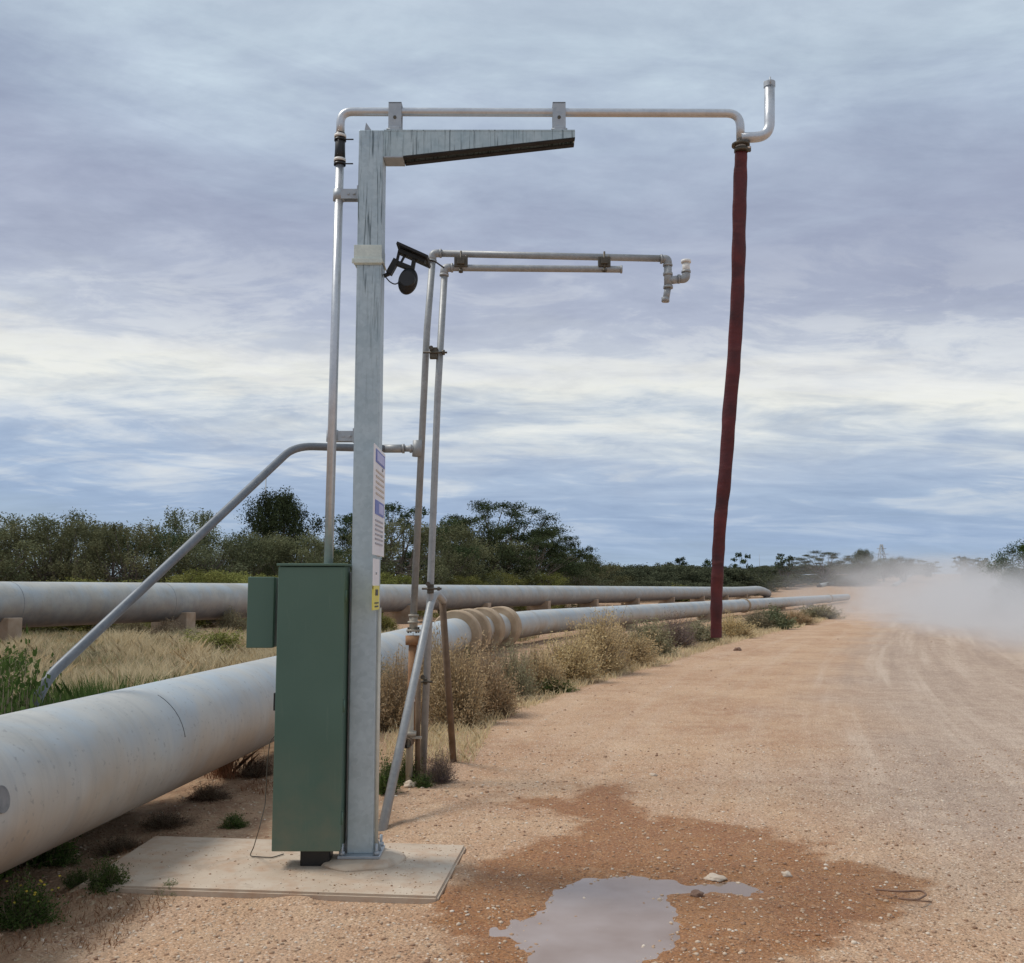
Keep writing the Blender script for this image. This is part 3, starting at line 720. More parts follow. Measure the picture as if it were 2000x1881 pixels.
mb = MB(); mb.box(((CX0+CX1)/2+.04, YC+CD/2+.02, (ZS+CZ0)/2), (.17, .12, CZ0-ZS+.01), bevel=.01); mb.build('plinth_shade', M_black, cab)  # black block for the dark base, also painting in the shadow below the cabinet
Y2 = 5.90; b0 = P(482, 1120, Y2); b1 = P(536, 1258, Y2)
mbx = thing('meter_box', 'small green box fixed to the left side of the tall green cabinet', 'box', ((b0.x+b1.x)/2, Y2, b1.z))
mb = MB(); mb.box(((b0.x+b1.x)/2, Y2+.075, (b0.z+b1.z)/2), (b1.x-b0.x-.03, .13, b0.z-b1.z-.006), bevel=.004); mb.build('box_body', M_green, mbx)
mb = MB(); mb.box(((b0.x+b1.x)/2-.010, Y2+.004, (b0.z+b1.z)/2), (b1.x-b0.x-.018, .014, b0.z-b1.z), bevel=.004); mb.build('lid', M_green, mbx)
mb = MB(); mb.box((CX0+.0, YC+CD+.010, (b0.z+b1.z)/2), (.018, .02, b0.z-b1.z-.02)); mb.build('side_bracket', M_pipe, mbx)
wp = [P(524, 1440, YC+.08), P(519, 1480, YC+.06), P(515, 1560, YC+.02), P(503, 1610, YC-.06)]
e1 = G(484, 1663, ZS+.006); e2 = G(528, 1665, ZS+.006)
mb = MB(); mb.tube([Vector((CX0+.01, YC+.09, P(524, 1420, YC).z))]+wp+[P(492, 1646, e1.y+.02), e1+Vector((0, 0, .002)), e2, e2+Vector((.05, .08, 0))], .0032, 6, fillet=.02, arc=3)
tag(mb.build('wire', M_darksteel), 'thin loose wire hanging from the cabinet onto the slab', 'wire')

# ---------------------------------------------------------------- signs
SX = PXL+PW+.009
s0 = ray(725, 975); ya = SX/(s0.x/s0.y); s1_ = ray(746, 975); yb = SX/(s1_.x/s1_.y)
zt_ = P(730, 872, (ya+yb)/2).z; zb_ = P(730, 1079, (ya+yb)/2).z
print('sign', SX, ya, yb, zt_, zb_)
sg = thing('instruction_sign', 'tall white sign with blue panels fixed edge-on to the post', 'sign', (SX, (ya+yb)/2, zb_))
mb = MB(); mb.box((SX, (ya+yb)/2, (zt_+zb_)/2), (.006, yb-ya, zt_-zb_), bevel=.001); mb.build('panel', M_signw, sg)
H_ = zt_-zb_; Wd = yb-ya
def onsign(name, y0, y1, z0, z1, mt, pr=.0045):
    m_ = MB(); m_.box((SX+pr, ya+Wd*(y0+y1)/2, zb_+H_*(z0+z1)/2), (.003, Wd*(y1-y0), H_*(z1-z0))); return m_.build(name, mt, sg)
onsign('border_panel', .10, .92, .845, .965, M_blue); onsign('pictogram', .18, .84, .862, .948, M_lilac, .0062)
onsign('blue_panel', .10, .88, .37, .50, M_blue); onsign('pictogram', .40, .80, .39, .48, M_lilac, .0062)
mb = MB()
for k_ in range(5): mb.box((SX+.0045, ya+Wd*.5, zb_+H_*(.77-.052*k_)), (.003, Wd*.74, H_*.018))
mb.build('text_lines', M_tan_ink, sg)
mb = MB()
for k_ in range(6): mb.box((SX+.0045, ya+Wd*.48, zb_+H_*(.315-.042*k_)), (.003, Wd*(.72-.05*(k_ % 2)), H_*.016))
mb.build('text_lines', M_grey_ink, sg)
for q2 in (-.2, .2): mb = MB(); mb.cyl((SX, YP, (zt_+zb_)/2+q2), (SX+.010, YP, (zt_+zb_)/2+q2), .010, 6); mb.build('fixing_bolt', M_bracketm, sg)
y_a, y_b = ya+.02, ya+.27; z_t = P(731, 1130, y_a).z; z_b = P(731, 1178, y_a).z
wr = thing('warning_label', 'small yellow warning plate on the post below the white sign', 'sign', (SX, y_a, z_b))
z_m = P(731, 1084, y_a).z
mb = MB(); mb.box((SX+.001, (y_a+y_b)/2, (z_m+z_t)/2-.02), (.005, y_b-y_a, z_m-z_t+.04)); mb.build('backing_strip', M_signw, wr)
mb = MB(); mb.box((SX+.001, (y_a+y_b)/2, (z_t+z_b)/2-.02), (.009, y_b-y_a, z_t-z_b)); mb.build('yellow_panel', M_yellow, wr)
mb = MB(); mb.box((SX+.0065, (y_a+y_b)/2, (z_t+z_b)/2+.01), (.003, .10, .035)); mb.box((SX+.0065, (y_a+y_b)/2, (z_t+z_b)/2-.05), (.003, .16, .008)); mb.box((SX+.0065, (y_a+y_b)/2, (z_t+z_b)/2-.07), (.003, .14, .008)); mb.build('print', M_black, wr)
mb = MB(); mb.cyl((SX, y_a+.1, z_t+.05), (SX+.010, y_a+.1, z_t+.05), .008, 6); mb.build('fixing_bolt', M_bracketm, wr)

# ---------------------------------------------------------------- solar floodlight on the post
YL = YP
lt = thing('solar_floodlight', 'black floodlight with small tilted panel bracketed to the post', 'floodlight', tuple(P(748, 530, YL)))
def strut(m_, a, b2, w_, d_=.02, y0=YL):
    a = P(*a, y0); b2 = P(*b2, y0); dv = b2-a; R_ = Matrix.Rotation(-math.atan2(dv.z, dv.x), 3, 'Y'); m_.box((a+b2)/2, (dv.length, d_, w_), R_, bevel=.002)
mb = MB(); a, b2 = P(772, 477, YL), P(832, 504, YL); dv = b2-a; R_ = Matrix.Rotation(-math.atan2(dv.z, dv.x), 3, 'Y')
mb.box((a+b2)/2+Vector((0, .05, 0)), (dv.length, .22, .018), R_, bevel=.003); mb.build('solar_panel', M_lamp, lt)
mb = MB(); strut(mb, (776, 484), (769, 515), .016); strut(mb, (789, 490), (777, 513), .012); strut(mb, (806, 492), (800, 528), .024, .03)
strut(mb, (776, 488), (826, 508), .026, .05); strut(mb, (763, 508), (803, 524), .028, .04)
mb.build('panel_frame', M_lamp, lt)
mb = MB(); strut(mb, (770, 505), (755, 532), .036, .05); strut(mb, (757, 531), (745, 536), .018, .03); mb.build('mounting_arm', M_lamp, lt)
bm = bmesh.new(); bmesh.ops.create_uvsphere(bm, u_segments=28, v_segments=16, radius=1)
hc = P(792, 546, YL)
for v_ in bm.verts:
    v_.co.x *= .060; v_.co.z *= .086*(1+.0*v_.co.y); v_.co.y *= .050
    v_.co = Matrix.Rotation(math.radians(13), 3, 'Y') @ v_.co
    v_.co += hc-lt.location
for f in bm.faces: f.smooth = True
me = bpy.data.meshes.new('lamp_head'); bm.to_mesh(me); bm.free(); lh = link('lamp_head', me, M_lamp, lt)
mb = MB(); mb.tube([hc+Vector((0, -.02, 0)), hc+Vector((0, -.056, 0))], .05, 24, radii=[.052, .046]); mb.build('lens', M_black, lh)
mb = MB(); mb.tube([P(748, 537, YL), P(757, 548, YL), P(768, 553, YL), P(778, 545, YL)], .004, 6, fillet=.02); mb.build('cable', M_black, lt)
mb = MB(); mb.tube([P(826, 502, YL), P(845, 508, YL+.05), P(862, 520, YL+.1)], .005, 6); mb.build('aerial', M_black, lt)

# ---------------------------------------------------------------- old standpipe behind
YO = 8.7
old = thing('old_standpipe', 'pair of older grey risers with two short overhead arms behind the post', 'standpipe', tuple(G(820, 1508)))
A_top = P(840, 492, YO); A_bot = P(803, 1192, YO)
mb = MB(); mb.tube([A_bot, P(829, 640, YO), (A_top.x, YO, A_top.z-.055)], .030, 16); mb.build('riser', M_pipeold, old)
mb = MB(); a1 = P(866, 493, YO); a2 = P(1284, 502, YO)
mb.tube([(A_top.x+.055, YO, A_top.z-.00), a2], .031, 16); mb.build('arm', M_pipeold, old)
def elbow(m_, c, d1, d2, r, L):
    m_.tube([Vector(c)+Vector(d1)*L, Vector(c), Vector(c)+Vector(d2)*L], r, 18, fillet=L*.8, arc=6)
    for d_ in (d1, d2):
        m_.cyl(Vector(c)+Vector(d_)*(L-.012), Vector(c)+Vector(d_)*(L+.006), r*1.13, 18)
mb = MB(); elbow(mb, (A_top.x, YO, A_top.z), (1, 0, 0), (-.04, 0, -1), .036, .075); mb.build('elbow', M_pipeold, old)
YB = 8.62
B_top = P(863, 520, YB); B_bot = G(820, 1510); B_bot = Vector((B_bot.x, B_bot.y, -.05))
mb = MB(); mb.tube([B_bot, P(836, 1130, YB), P(850, 760, YB), (B_top.x, YB, B_top.z-.06)], .030, 16); mb.build('riser', M_pipeold, old)
mb = MB(); elbow(mb, (B_top.x, YB, B_top.z), (1, 0, 0), (-.04, 0, -1), .037, .07); mb.build('elbow', M_pipeold, old)
b2 = P(1207, 523, YB); mb = MB(); mb.tube([(B_top.x+.05, YB, B_top.z), b2], .030, 16, caps=False); mb.tube([b2+Vector((-.012, 0, 0)), b2+Vector((.004, 0, 0))], .036, 16)
mb.build('arm', M_pipeold, old)
# outlet of the upper arm
e_ = P(1294, 503, YO); tee = P(1294, 545, YO); nz = P(1292, 586, YO); eb = P(1330, 545, YO); cp = P(1332, 508, YO)
mb = MB(); elbow(mb, (e_.x+.01, YO, e_.z), (-1, 0, 0), (0, 0, -1), .038, .06); mb.build('elbow', M_pipeold, old)
mb = MB(); mb.cyl((e_.x+.01, YO, e_.z-.05), (e_.x+.01, YO, tee.z-.06), .036, 16); mb.cyl((e_.x+.01, YO, tee.z), (eb.x-.06, YO, tee.z+.012), .036, 16)
for zz in (tee.z+.06, tee.z-.06): mb.cyl((e_.x+.01, YO, zz-.012), (e_.x+.01, YO, zz+.012), .043, 18)
mb.build('tee', M_pipeold, old)
mb = MB(); mb.cyl((e_.x+.01, YO, tee.z-.05), (nz.x, YO, nz.z), .030, 16); mb.cyl((nz.x, YO, nz.z+.04), (nz.x, YO, nz.z), .036, 8); mb.cyl((nz.x+.02, YO-.01, nz.z+.12), (nz.x+.05, YO-.01, nz.z+.12), .012, 8); mb.build('nozzle', M_pipeold, old)
mb = MB(); elbow(mb, (eb.x+.01, YO, tee.z+.015), (-1, 0, 0), (0, 0, 1), .037, .07); mb.build('elbow', M_pipeold, old)
mb = MB(); mb.cyl((eb.x+.012, YO, tee.z+.07), (eb.x+.012, YO, cp.z-.01), .034, 16); mb.cyl((eb.x+.012, YO, cp.z-.012), (eb.x+.012, YO, cp.z+.014), .044, 18); mb.build('cap', M_white, old)
def clampset(u, v, w_, h_):
    c = P(u, v, YB-.02); m_ = MB(); m_.box(c, (w_, .05, h_), bevel=.006); m_.box(c+Vector((0, -.035, .0)), (w_*.55, .03, h_*.6), bevel=.004)
    m_.cyl(c+Vector((0, -.02, h_*.5+.045)), c+Vector((0, -.02, -h_*.5-.055)), .009, 8); m_.cyl(c+Vector((w_*.38, .02, h_*.5+.02)), c+Vector((w_*.38, .02, -h_*.5-.02)), .008, 8)
    m_.cyl(c+Vector((0, -.02, -h_*.5-.05)), c+Vector((0, -.02, -h_*.5-.025)), .022, 6)
    return m_.build('pipe_clamp', M_darksteel, old)
clampset(895, 509, .12, .10); clampset(1173, 509, .11, .09)
def vclamp(u, v, s_=1.0):
    c = P(u, v, YB-.02); m_ = MB(); m_.box(c, (.07*s_, .05, .10*s_), bevel=.006); m_.cyl(c+Vector((-.09*s_, -.03, 0)), c+Vector((.12*s_, -.03, 0)), .009, 8)
    m_.cyl(c+Vector((.075*s_, -.03, 0)), c+Vector((.10*s_, -.03, 0)), .024*s_, 6); m_.cyl(c+Vector((-.02, -.03, .04)), c+Vector((-.02, -.045, .04)), .02, 8)
    return m_.build('pipe_clamp', M_darksteel, old)
vclamp(842, 686); vclamp(836, 1143, .8); vclamp(826, 1323, .5)
# lower fittings: flange, rusty riser, stub with valve opening
fx = A_bot.x; z_ = P(803, 1200, YO).z
mb = MB(); mb.cyl((fx, YO, P(803, 1194, YO).z), (fx, YO, P(803, 1225, YO).z), .036, 16)
for vv, rr_ in ((1195, .045), (1208, .05), (1224, .062)): mb.cyl((fx, YO, P(803, vv, YO).z-.009), (fx, YO, P(803, vv, YO).z+.009), rr_, 20)
mb.build('union', M_pipetan, old)
mb = MB(); mb.cyl((fx-.004, YO, P(803, 1234, YO).z), (fx-.004, YO, P(803, 1252, YO).z), .064, 20); mb.tube([(fx-.004, YO, P(803, 1250, YO).z), (fx-.015, YO, .30)], .036, 16)
fl = mb.build('rusty_riser', M_rust, old)
for a in range(4):
    aa = a*math.pi/2+.6; m_ = MB(); m_.cyl((fx+.05*math.cos(aa), YO+.05*math.sin(aa), P(803, 1222, YO).z-.03), (fx+.05*math.cos(aa), YO+.05*math.sin(aa), P(803, 1222, YO).z+.02), .009, 6); m_.build('flange_bolt', M_darksteel, fl)
sb = P(799, 1440, 8.45); st_ = P(800, 1362, 8.45)
mb = MB(); mb.tube([(sb.x-.02, 8.45, -.02), (sb.x-.01, 8.45, st_.z)], .030, 14); mb.cyl((sb.x-.016, 8.45, sb.z+.05), (sb.x-.016, 8.45, sb.z+.085), .055, 16); mb.box((sb.x-.01, 8.44, sb.z+.035), (.19, .03, .018)); mb.build('valve_stub', M_pipetan, old)
mb = MB(); mb.tube([(sb.x-.01, 8.45, st_.z), (sb.x-.01, 8.45, st_.z+.02), (sb.x-.01, 8.45, st_.z+.09)], .03, 14, radii=[.036, .034, .008]); mb.build('valve_cap', M_white, old)
mb = MB(); mb.tube([(sb.x-.02, 8.47, sb.z), (sb.x-.035, 8.36, sb.z)], .042, 18, caps=False); mb.tube([(sb.x-.02, 8.46, sb.z), (sb.x-.021, 8.452, sb.z)], .041, 18); mb.build('side_outlet', M_rustpost, old)
mb = MB(); mb.tube([(P(812, 1318, 8.5).x, 8.5, P(812, 1318, 8.5).z), (P(811, 1440, 8.5).x, 8.5, -.02)], .022, 12); mb.build('side_stake', M_rustpost, old)
# tie tube from the diagonal brace to the riser, brace foot behind the main
bend = P(572, 866, 8.4); tip = P(812, 871, 8.66); low = P(70, 1337, 6.2); foot = Vector((low.x-.12, low.y-.16, -.05))
brc = thing('brace_pipe', 'long dull grey pipe slanting up from the grass to the old risers', 'brace', tuple(foot))
mb = MB(); mb.tube([foot, low+(bend-low)*.012, bend, tip+Vector((-.28, 0, 0))], .033, 18, fillet=.16, arc=8); mb.build('brace_tube', M_brace, brc)
mb = MB(); mb.tube([tip+Vector((-.30, 0, 0)), tip+Vector((-.13, 0, 0))], .037, 16); mb.tube([tip+Vector((-.13, 0, 0)), tip+Vector((-.02, 0, 0))], .028, 16)
mb.cyl(tip+Vector((-.14, 0, 0)), tip+Vector((-.12, 0, 0)), .042, 16); mb.cyl(tip+Vector((-.075, 0, 0)), tip+Vector((-.055, 0, 0)), .038, 8); mb.build('coupling', M_pipeold, brc)
mb = MB(); mb.cyl(tip+Vector((-.012, 0, -.07)), tip+Vector((-.008, 0, .07)), .041, 18); mb.build('tee', M_pipeold, brc)
# bent hoop of pipe: grey near leg, rusty far leg
f1 = G(739, 1612); f2 = G(881, 1476); top = P(846, 1150, 8.75); top2 = P(858, 1158, 9.0)
hoop = thing('bent_pipe_stay', 'bent pipe stay with flattened grey near leg and rusty brown far leg', 'stay', tuple(f1))
mb = MB(); mb.tube([f1+Vector((0, 0, -.05)), P(836, 1172, 8.62), top, top2+Vector((.01, .06, -.04))], .033, 16, fillet=.10, arc=6); mb.build('grey_leg', M_pipeold, hoop)
mb = MB(); mb.tube([top2+Vector((0, .05, -.03)), f2+Vector((0, 0, -.05))], .031, 16); mb.build('rusty_leg', M_rustpost, hoop)
# dark stick on the dirt
mb = MB(); mb.tube([G(1700, 1727, .012), G(1750, 1731, .03), G(1790, 1729, .03), G(1799, 1737, .02), G(1780, 1748, .02), G(1745, 1744, .012)], .0055, 8, fillet=.04)
mb.tube([G(1780, 1748, .02), G(1808, 1751, .01)], .0035, 6); tag(mb.build('twig', M_rockd), 'thin dark curved twig lying on the dirt right of the puddle', 'twig')

# ---------------------------------------------------------------- big pipelines
def catmull(pts, n):
    out = []
    for i in range(len(pts)-1):
        p0 = pts[max(i-1, 0)]; p1 = pts[i]; p2 = pts[i+1]; p3 = pts[min(i+2, len(pts)-1)]
        for k_ in range(n):
            t = k_/n; out.append(.5*((2*p1)+(p2-p0)*t+(2*p0-5*p1+4*p2-p3)*t*t+(3*p1-p0-3*p2+p3)*t**3))
    out.append(pts[-1]); return out
def big_pipe(name, pts, r, mt, parent, seg=48):
    V = []; al = []; L = 0; n = len(pts)
    for i, p in enumerate(pts):
        t = (pts[min(i+1, n-1)]-pts[max(i-1, 0)]).normalized(); s_ = t.cross(Vector((0, 0, 1))).normalized(); u_ = s_.cross(t)
        if i: L += (p-pts[i-1]).length
        for k_ in range(seg):
            a = 2*math.pi*k_/seg; V.append(p+(s_*math.cos(a)+u_*math.sin(a))*r); al.append(L)
    F = [(i*seg+k_, i*seg+(k_+1) % seg, (i+1)*seg+(k_+1) % seg, (i+1)*seg+k_) for i in range(n-1) for k_ in range(seg)]
    o = Vector((0, 0, 0))
    me = np_mesh(name, [tuple(v-parent.location) for v in V], F, mt, {'along': al}, smooth=True)
    return link(name, me, None, parent)
def ring(pts, s, r, half, thick=.004):
    """band around the pipe at arclength s"""
    L = 0
    for a, b2 in zip(pts, pts[1:]):
        d_ = (b2-a).length
        if L+d_ >= s: t = (b2-a).normalized(); c = a+t*(s-L); return c-t*half, c+t*half, c, t
        L += d_
R1 = .382; zx = .560
ctl = [Vector((-3.55, -6.5, zx)), Vector((-3.05, 0, zx)), Vector((-2.68, 4.8, zx)), Vector((-2.30, 9.7, zx)), Vector((-1.93, 14.4, zx)), Vector((-1.55, 19.3, zx)), Vector((-1.33, 22, zx)), Vector((-.85, 25.4, zx)), Vector((.15, 28.8, zx)), Vector((1.1, 31.9, zx)), Vector((4.0, 38.6, zx))]
for yy in (50, 66, 85, 105, 122): ctl.append(Vector((.44*yy-13.0, yy, zx+T(.44*yy-13, yy))))
npts = catmull(ctl, 10)
near = thing('water_main', 'pale grey water pipeline running past the cabinet and along the verge', 'pipeline', (-2.3, 9.7, 0))
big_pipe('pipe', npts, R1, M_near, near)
def seams(pts, r, parent, spacing, start, count, mt=M_seam, half=.006, pr=.0025):
    for i in range(count):
        q_ = ring(pts, start+i*spacing, r, half)
        if not q_: break
        m_ = MB(); m_.tube([q_[0], q_[1]], r+pr, 48, caps=False); m_.build('joint_seam', mt, parent)
seams(npts, R1, near, 5.6, 20.0, 13, half=.004)
# collars at the bend
def collar(pts, s, r, half, mt, parent, name='collar', seg=40):
    a, b2, c, t = ring(pts, s, r, half); m_ = MB()
    m_.tube([a, a+t*.03, b2-t*.03, b2], r, seg, radii=[r-.03, r, r, r-.03]); o = m_.build(name, mt, parent)
    return o
Ls = [0]
for a, b2 in zip(npts, npts[1:]): Ls.append(Ls[-1]+(b2-a).length)
def s_at_y(pts, y):
    L = 0
    for a, b2 in zip(pts, pts[1:]):
        if b2.y >= y: return L+(y-a.y)/(b2.y-a.y)*(b2-a).length
        L += (b2-a).length
a_, b_2, c_, t_2 = ring(npts, s_at_y(npts, 6.75), R1, .006); sd_v = t_2.cross(Vector((0, 0, 1))).normalized()
m_ = MB(); m_.tube([c_+(sd_v*math.cos(q3)+Vector((0, 0, 1))*math.sin(q3))*(R1+.0005) for q3 in [math.radians(k3) for k3 in range(10, 66, 4)]], .0032, 6); m_.build('weld_scar', M_seam, near)
rr_ = ray(3, 1552); hit = None
for q6 in range(300, 700):
    p6 = Vector((0, 0, EYE))+rr_*(q6*.01/rr_.y)
    ax6 = ring(npts, s_at_y(npts, max(1.0, p6.y)), R1, .01); n6 = (p6-ax6[2]); n6 = n6-ax6[3]*n6.dot(ax6[3])
    if n6.length < R1+.002: hit = p6; break
if hit:
    n6.normalize(); m_ = MB(); m_.cyl(hit-n6*.02, hit+n6*.003, .062, 32); m_.build('patch_plate', M_seam, near)
for yy in (22.7, 24.2, 25.8, 27.3): collar(npts, s_at_y(npts, yy), .56, .22, M_collar, near)
for yy in (62, 104): collar(npts, s_at_y(npts, yy), .45, .16, M_collar, near)
for yy in (11.5, 17.5, 40, 52, 75, 90):
    c = ring(npts, s_at_y(npts, yy), R1, .1)[2]; m_ = MB(); m_.box((c.x, c.y, .08), (.7, .35, .5), bevel=.02); m_.build('saddle_block', M_block, near)
R2 = .635; z2 = 1.155
fp = [Vector((-25.5+.425*yy, yy, z2+T(-25.5+.425*yy, yy)-(.9*max(0, (yy-139)/11))**2)) for yy in list(np.arange(-8, 135, 4.0))+[137, 140, 143, 146, 149]]
far = thing('far_water_main', 'larger grey pipeline on concrete blocks beyond the dry grass', 'pipeline', (-13.6, 28, 0))
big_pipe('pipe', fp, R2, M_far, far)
seams(fp, R2, far, 5.9, 38.6, 16, half=.010)
for yy in (27.2, 33.5, 40, 47.5, 55.5, 64, 73, 83, 94, 106, 118, 130):
    c = ring(fp, s_at_y(fp, yy), R2, .1)[2]; m_ = MB(); tz = z2-.28
    m_.box((c.x, c.y, tz/2-.05), (1.5, .45, tz), Matrix.Rotation(-math.atan(.425), 3, 'Z'), bevel=.03); m_.build('support_block', M_block, far)
c = fp[0]
# far sections that surface again on the rise
def seg_pipe(label, a, b2, r, mt):
    a = Vector((a[0], a[1], T(*a)+r*.3)); b2 = Vector((b2[0], b2[1], T(*b2)+r*.5)); pr = thing('far_water_main' if 'left' in label else 'water_main', label, 'pipeline', tuple(a))
    big_pipe('pipe', [a.lerp(b2, i/12) for i in range(13)], r, mt, pr, 20)
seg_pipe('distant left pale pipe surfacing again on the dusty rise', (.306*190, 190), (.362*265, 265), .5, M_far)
seg_pipe('distant short pale pipe beside the road near its crest', (.380*190, 190), (.402*285, 285), .45, M_near)

# ---------------------------------------------------------------- vegetation
def cards(C, L, Wd, up=0.0, rg=None, dirs=None):
    """leaf-shaped quads at centres C"""
    n = len(C); r = rg
    if dirs is None:
        d_ = r.normal(size=(n, 3)); d_[:, 2] += up
    else: d_ = dirs
    d_ = d_/np.linalg.norm(d_, axis=1, keepdims=True)
    s_ = np.cross(d_, r.normal(size=(n, 3))); s_ /= np.linalg.norm(s_, axis=1, keepdims=True)+1e-9
    L = np.broadcast_to(L, n)[:, None]; Wd = np.broadcast_to(Wd, n)[:, None]
    V = np.stack([C-d_*L*.5, C+s_*Wd*.5-d_*L*.05, C+d_*L*.5, C-s_*Wd*.5-d_*L*.05], 1).reshape(-1, 3)
    return V, np.arange(4*n).reshape(n, 4)
def tubes_np(paths, seg=5):
    """paths: list of (points array, radii array)"""
    V = []; F = []; base = 0
    for pts, rad in paths:
        pts = np.array(pts, float); n = len(pts)
        for i in range(n):
            t = pts[min(i+1, n-1)]-pts[max(i-1, 0)]; t /= np.linalg.norm(t)+1e-9
            a = np.cross(t, [.3, .9, .1]); a /= np.linalg.norm(a)+1e-9; b_ = np.cross(t, a)
            for k_ in range(seg):
                an = 2*math.pi*k_/seg; V.append(pts[i]+(a*math.cos(an)+b_*math.sin(an))*rad[i])
        for i in range(n-1):
            for k_ in range(seg):
                F.append((base+i*seg+k_, base+i*seg+(k_+1) % seg, base+(i+1)*seg+(k_+1) % seg, base+(i+1)*seg+k_))
        base += n*seg
    return np.array(V), np.array(F)
TREES = {}
def tree_data(kind, seed):
    """unit-height tree (height 1, half width about .5): crown + trunk meshes"""
    key = (kind, seed)
    if key in TREES: return TREES[key]
    r = np.random.default_rng(seed*7+len(kind)); clumps = []; paths = []
    K_ = dict(mallee=dict(nst=5, ncl=38, lo=.24, wid=.52, cr=.125, nl=560, ll=.018, flat=.72),
              dense=dict(nst=2, ncl=60, lo=.30, wid=.46, cr=.115, nl=560, ll=.018, flat=.8),
              umbrella=dict(nst=3, ncl=46, lo=.40, wid=.60, cr=.092, nl=520, ll=.0145, flat=.5),
              open=dict(nst=4, ncl=30, lo=.32, wid=.46, cr=.10, nl=330, ll=.019, flat=.7),
              round=dict(nst=6, ncl=60, lo=.04, wid=.55, cr=.12, nl=420, ll=.021, flat=.85),
              sparse=dict(nst=2, ncl=11, lo=.45, wid=.36, cr=.10, nl=110, ll=.05, flat=.6))[kind]
    stems = []
    for i in range(K_['nst']):
        a = 6.283*i/K_['nst']+r.uniform(-.5, .5); out = r.uniform(.06, .22); x0 = r.normal(0, .012, 2)
        p = [np.array([x0[0], x0[1], -.02])]
        for j in range(1, 5):
            t = j/4; p.append(np.array([x0[0]+math.cos(a)*out*t**1.3+r.normal(0, .012), x0[1]+math.sin(a)*out*t**1.3+r.normal(0, .012), .62*t]))
        stems.append(p); paths.append((p, [.020, .017, .014, .011, .007]))
    for i in range(K_['ncl']):
        t = (i+.5)/K_['ncl']; a = i*2.39996+r.uniform(-.4, .4)
        zz = K_['lo']+(.97-K_['lo'])*t
        if kind == 'umbrella': prof = K_['wid']*math.sqrt(max(0.03, 1-((t-.15)/.9)**2))*r.uniform(.45, 1)
        elif kind == 'dense': prof = K_['wid']*math.sin(math.pi*min(1, .22+.78*t)**.9)**.6*r.uniform(.2, 1)
        elif kind in ('round', 'mallee'): prof = K_['wid']*math.sqrt(max(.02, 1-(max(0, t-.25)/.78)**2))*r.uniform(.35, 1)
        else: prof = K_['wid']*(1-.4*t)*r.uniform(.3, 1)
        c = np.array([math.cos(a)*prof, math.sin(a)*prof, zz*r.uniform(.93, 1.0)]); cr = K_['cr']*r.uniform(.65, 1.25)
        clumps.append((c, cr))
        s_ = stems[r.integers(len(stems))]; j = r.integers(1, 4); b0_ = s_[j]
        mid_ = (b0_+c)/2+np.array([0, 0, -.03])+r.normal(0, .02, 3)
        paths.append(([b0_, mid_, c], [.008, .005, .002]))
    C = []; tint = []; D = []
    for c, cr in clumps:
        n = int(K_['nl']*(cr/K_['cr'])**1.6)
        g = r.normal(size=(n, 3)); g /= np.linalg.norm(g, axis=1, keepdims=True); g *= (r.random((n, 1))**.45)
        g[:, 2] *= K_['flat']; pts = c+g*cr*(1+.35*np.sin(g[:, :1]*7+c[0]*40)*1)
        C.append(pts); tint.append(np.clip(r.normal(.4+r.normal(0, .15), .22, n), 0, 1))
    C = np.concatenate(C); tint = np.concatenate(tint)
    V, F = cards(C, r.uniform(.7, 1.4, len(C))*K_['ll'], r.uniform(.7, 1.3, len(C))*K_['ll']*.5, rg=r)
    crown = (V, F, np.repeat(tint, 4)); TV, TF = tubes_np(paths)
    TREES[key] = (crown, (TV, TF)); return TREES[key]
MESHC = {}
def plant(kind, seed, loc, h, wx, mt, label, cat, group=None, name='tree', rot=0.0):
    (V, F, ti), (TV, TF) = tree_data(kind, seed)
    k1 = (kind, seed, mt.name)
    if k1 not in MESHC:
        MESHC[k1] = (np_mesh('crown', V, F, mt, {'tint': ti}), np_mesh('trunk', TV, TF, M_bark, smooth=True))
    cm, tm = MESHC[k1]; o = thing(name, label, cat, loc, group); o.rotation_euler.z = rot; o.scale = (wx, wx, h)
    link('crown', cm, None, o); link('trunk', tm, None, o); return o
TG = 'trees beyond the far pipeline'
D_, M_, P_ = M_tree_d, M_tree_m, M_tree_p
